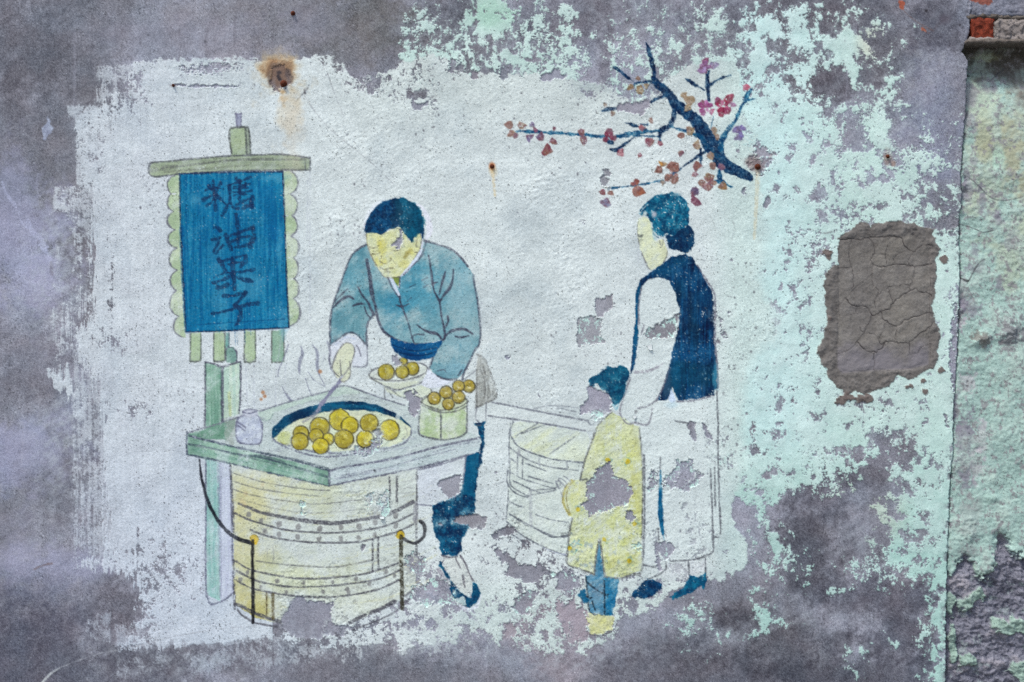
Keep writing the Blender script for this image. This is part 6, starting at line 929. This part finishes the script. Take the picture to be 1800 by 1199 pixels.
def sheet_mesh(name, quads, org):
    Q = np.stack([q0[quads], q1[quads], q2[quads], q3[quads]], 1); uq, inv = np.unique(Q, return_inverse=True); inv = inv.reshape(-1).astype(np.int32)
    me = bpy.data.meshes.new(name); me.vertices.add(len(uq)); me.loops.add(len(inv)); me.polygons.add(len(quads))
    co = np.stack([XF[uq] - org[0], YF[uq] - org[1], ZF[uq] - org[2]], 1).astype(np.float32)
    me.vertices.foreach_set('co', co.ravel()); me.loops.foreach_set('vertex_index', inv)
    me.polygons.foreach_set('loop_start', np.arange(0, len(inv), 4, dtype=np.int32)); me.polygons.foreach_set('loop_total', np.full(len(quads), 4, np.int32))
    me.polygons.foreach_set('use_smooth', np.ones(len(quads), bool)); me.update(calc_edges=True)
    ca = me.color_attributes.new('pigment', 'FLOAT_COLOR', 'POINT'); rgba = np.ones((len(uq), 4), np.float32); rgba[:, :3] = AF[uq]; ca.data.foreach_set('color', rgba.ravel())
    return me
def link(name, data, parent=None):
    o = bpy.data.objects.new(name, data); COL.objects.link(o); o.parent = parent; return o
def tag(o, label=None, cat=None, group=None, kind=None):
    for k, v in (('label', label), ('category', cat), ('group', group), ('kind', kind)):
        if v: o[k] = v
    return o
roots = {}; parts = {}; extent = {}
for li, nm in enumerate(labels):
    qs = order[bounds[li]:bounds[li + 1]]
    if len(qs):
        th = nm.split('/')[0]; e = extent.setdefault(th, [9, -9, 9]); x = XF[q0[qs]]; z = ZF[q0[qs]]; e[0] = min(e[0], x.min()); e[1] = max(e[1], x.max()); e[2] = min(e[2], z.min())
def root_of(th):
    if th not in roots:
        nm, lb, ct, gp = THINGS[th]; e = extent[th]; r = link(nm, None); r.empty_display_size = .05; r.location = ((e[0] + e[1]) / 2, 0, max(e[2], 0)); tag(r, lb, ct, gp); roots[th] = r
    return roots[th]
PART_LABEL = {'wall/cement_render': 'bare sandy purple-grey cement render', 'wall/whitewash': 'chalky white ground coat under the mural, chipped at its edges', 'wall/clay_patch': 'brown-grey clay infill patch with cracked plates', 'side/crumbled_base': 'crumbled purple-grey plaster at the foot',
              'child/shoe#2': 'pale yellow shoe'}
for li in sorted(range(len(labels)), key=lambda k: (labels[k].count('/'), k)):
    qs = order[bounds[li]:bounds[li + 1]]
    if len(qs) < 2: continue
    seg = labels[li].split('/'); th = seg[0]; r = root_of(th); par = r
    if len(seg) == 3: par = parts.get(seg[0] + '/' + seg[1], r)
    pn = seg[-1].split('#')[0]
    o = link(pn, sheet_mesh(pn, qs, tuple(r.location)), par); parts['/'.join(seg)] = o
    key = {'cement_render': 'cement', 'whitewash': 'white', 'mint_paint': 'mint', 'clay_patch': 'clay', 'clay_plate': 'clay', 'plaster': 'mint', 'crumbled_base': 'rot'}.get(pn, 'paint')
    o.data.materials.append(MATS[key])
    if pn in ('mint_paint', 'crumbled_base'): o['kind'] = 'stuff'
    if labels[li] in PART_LABEL: o['label'] = PART_LABEL[labels[li]]

# ------------------------------------------------------------------ solid pieces
def P3(u, v, out=0.0): return ((u - 900) * S, -out, ZC + (599.5 - v) * S)
def rough_block(name, u0, u1, v0, v1, out, back, mat, parent, seed=1, jit=.0016, cell=.006, rnd=.004, slope=0.0):
    """a worn block: subdivided box, rounded and jittered; out/back are the distances of its faces in front of the wall plane"""
    rs = np.random.RandomState(seed); x0, _, z1 = P3(u0, v0); x1, _, z0 = P3(u1, v1); bm = bmesh.new()
    nx, ny, nz = max(2, int((x1 - x0) / cell)), max(2, int((out - back) / cell)), max(2, int((z1 - z0) / cell))
    key = {}
    def vert(i, j, k):
        kk = (i, j, k)
        if kk not in key:
            fx, fy, fz = i / nx, j / ny, k / nz; x = x0 + (x1 - x0) * fx; y = -out + (out - back) * fy; z = z0 + (z1 - z0) * fz
            ex = (i in (0, nx)) + (j in (0, ny)) + (k in (0, nz))
            if ex >= 2: x += (rnd if i == 0 else -rnd if i == nx else 0) * .7; y += rnd * .8 if j == 0 else 0; z += (rnd if k == 0 else -rnd if k == nz else 0) * .7
            n = [perlin(np.array([x * 60 + seed], np.float32), np.array([z * 60 + y * 37], np.float32), 300 + a)[0] for a in range(3)]
            n2 = [perlin(np.array([x * 220 + seed], np.float32), np.array([z * 220 + y * 150], np.float32), 310 + a)[0] for a in range(3)]
            y += slope * fz
            key[kk] = bm.verts.new((x + jit * 2.5 * n[0] + jit * n2[0], y + jit * 2.5 * n[1] + jit * n2[1], z + jit * 2.5 * n[2] + jit * n2[2]))
        return key[kk]
    for i in range(nx):
        for k in range(nz):
            bm.faces.new((vert(i, 0, k), vert(i + 1, 0, k), vert(i + 1, 0, k + 1), vert(i, 0, k + 1)))
    for j in range(ny):
        for k in range(nz):
            bm.faces.new((vert(0, j + 1, k), vert(0, j, k), vert(0, j, k + 1), vert(0, j + 1, k + 1))); bm.faces.new((vert(nx, j, k), vert(nx, j + 1, k), vert(nx, j + 1, k + 1), vert(nx, j, k + 1)))
        for i in range(nx):
            bm.faces.new((vert(i, j, nz), vert(i + 1, j, nz), vert(i + 1, j + 1, nz), vert(i, j + 1, nz))); bm.faces.new((vert(i, j + 1, 0), vert(i + 1, j + 1, 0), vert(i + 1, j, 0), vert(i, j, 0)))
    me = bpy.data.meshes.new(name); bm.to_mesh(me); bm.free(); me.polygons.foreach_set('use_smooth', np.ones(len(me.polygons), bool))
    o = link(name, me, parent)
    if parent: me.transform(__import__('mathutils').Matrix.Translation(-parent.location))
    me.materials.append(mat); return o
side = root_of('side'); wall = root_of('wall')
m_brick = plain_material('fired_red_brick', (70, 30, 22), (140, 60, 38), .92, 160, 1.0); m_mort = plain_material('grey_mortar', (112, 106, 104), (142, 136, 132), .95, 140, .8); m_ledge = plain_material('stained_concrete_ledge', (74, 68, 62), (112, 106, 100), .95, 120, .8)
b1 = rough_block('brick', 1707, 1748, 32, 71, .004, -.05, m_brick, side, 3, .0024, .004)
b2 = rough_block('brick', 1786, 1862, 33, 60, -.004, -.05, m_brick, side, 4, .0012)
rough_block('brick', 1869, 1950, 32, 70, -.004, -.05, m_brick, side, 6, .0012, .01); rough_block('brick', 1957, 2035, 32, 70, -.004, -.05, m_brick, side, 7, .0012, .01)
rough_block('mortar', 1744, 1866, 35, 77, .007, -.045, m_mort, side, 8, .0042, .004, .009)
rough_block('mortar', 1700, 1754, 67, 75, .011, -.04, m_mort, side, 11, .0036, .004, .004); rough_block('mortar', 1698, 1764, 25, 34, .0025, -.04, m_ledge, side, 12, .0036, .004, .004); rough_block('mortar', 1764, 1900, 26, 35, .002, -.04, m_ledge, side, 13, .003, .005, .004)
rough_block('ledge', 1694, 2060, 72, 80, .030, -.056, m_ledge, side, 9, .0022, .005, .003)
# masonry core behind the coats, so the wall has its thickness
def box_obj(name, x0, x1, y0, y1, z0, z1, mat, parent):
    bm = bmesh.new(); bmesh.ops.create_cube(bm, size=1.0)
    for v in bm.verts: v.co = ((x0 + x1) / 2 + v.co.x * (x1 - x0), (y0 + y1) / 2 + v.co.y * (y1 - y0), (z0 + z1) / 2 + v.co.z * (z1 - z0))
    me = bpy.data.meshes.new(name); bm.to_mesh(me); bm.free(); me.materials.append(mat); o = link(name, me, parent)
    if parent: me.transform(__import__('mathutils').Matrix.Translation(-parent.location))
    return o
box_obj('masonry_core', X.min() + .002, X.max() - .002, .062, .30, .002, Z.max() - .002, m_mort, wall)

# rusty bolts and nails
m_rust = plain_material('rusted_iron', (58, 28, 20), (120, 62, 36), .85, 600, .8, .15)
def wall_h(u, v): return H[np.searchsorted(vs, v), np.searchsorted(us, u)] / 1000
def lathe(name, prof, parent, mat, n=16):
    bm = bmesh.new(); rings = []
    for r, y in prof: rings.append([bm.verts.new((r * math.cos(2 * math.pi * k / n), y, r * math.sin(2 * math.pi * k / n))) for k in range(n)])
    for a, b in zip(rings[:-1], rings[1:]):
        for k in range(n): bm.faces.new((a[k], a[(k + 1) % n], b[(k + 1) % n], b[k]))
    bm.faces.new(rings[-1]); bmesh.ops.recalc_face_normals(bm, faces=bm.faces)
    me = bpy.data.meshes.new(name); bm.to_mesh(me); bm.free(); me.polygons.foreach_set('use_smooth', np.ones(len(me.polygons), bool)); me.materials.append(mat); return link(name, me, parent)
for u, v, r, ln, lb in [(498.5, 147, 6.2, 7, 'rusty round bolt in the orange rust stain above the blue banner'), (515, 23.5, 4.2, 5, 'small rusty bolt near the top edge, above the rust-stained bolt'), (1332, 293, 5.5, 6, 'rusty bolt at the lower right end of the painted branch'), (1560, 275, 3.4, 5, 'small dark rusty bolt above the clay patch'), (865, 292.5, 4.0, 4, 'orange rusted nail head in the whitewash left of the branch'), (305, 150.5, 2.6, 5, 'thin dark nail near the upper left corner of the whitewash')]:
    t_ = link('rusty_bolt', None); t_.empty_display_size = .02; h = wall_h(u, v); t_.location = P3(u, v, h); tag(t_, lb, 'bolt', 'rusty bolts in the wall')
    R_ = r * S; lathe('washer', [(R_ * .98, .003), (R_, -.0012), (R_ * .84, -.0022), (R_ * .6, -.0018)], t_, m_rust); lathe('head', [(R_ * .66, .002), (R_ * .64, -ln * .0013), (R_ * .5, -ln * .0018), (R_ * .2, -ln * .0019)], t_, m_rust)
    for c_ in t_.children: c_.rotation_euler = (random.Random(int(u)).uniform(-.18, .05), 0, random.Random(int(v)).uniform(-.15, .15))
# curled flakes of paint hanging from the coat
m_flake = plain_material('curled_paint_flake', (180, 190, 192), (200, 208, 208), .85, 300, .3)
for k_, (u, v, w, h, rot_, pr) in enumerate([(1141, 606, 9, 10, .3, 'wall'), (1156, 838, 8, 5, -.7, 'wall'), (1070, 324, 8, 6, -.6, 'wall'), (1117, 730, 7, 6, -.4, 'wall'), (672, 908, 10, 3.5, 0, 'wall')]):
    bm = bmesh.new(); g = []
    rs = np.random.RandomState(k_)
    for b_ in range(5):
        row = []
        for a_ in range(5):
            x = (a_ / 4 - .5) * w * S * (1 - .5 * (b_ / 4) ** 1.5) * (1 + .2 * rs.randn()); z = -(b_ / 4) * h * S; y = -.0005 - .0045 * (b_ / 4) ** 1.8 - .001 * (a_ / 4 - .5) ** 2
            row.append(bm.verts.new((x * math.cos(rot_) - z * math.sin(rot_), y, x * math.sin(rot_) + z * math.cos(rot_))))
        g.append(row)
    for b_ in range(4):
        for a_ in range(4): bm.faces.new((g[b_][a_], g[b_ + 1][a_], g[b_ + 1][a_ + 1], g[b_][a_ + 1]))
    me = bpy.data.meshes.new('paint_flake'); bm.to_mesh(me); bm.free(); me.materials.append(m_flake)
    o = link('paint_flake', me, parts['wall/whitewash']); p = P3(u, v, wall_h(u, v) + .0006); o.location = [a - b for a, b in zip(p, wall.location)]
    sd = o.modifiers.new('thick', 'SOLIDIFY'); sd.thickness = .0005

# ------------------------------------------------------------------ pavement in front of the wall
m_pave = plain_material('worn_concrete_pavement', (96, 94, 92), (126, 122, 118), .92, 14, .4)
bm = bmesh.new(); bmesh.ops.create_grid(bm, x_segments=2, y_segments=2, size=40)
me = bpy.data.meshes.new('pavement'); bm.to_mesh(me); bm.free(); me.materials.append(m_pave); g = link('pavement', me); g.location = (0, -39.0, -.004); g['kind'] = 'structure'
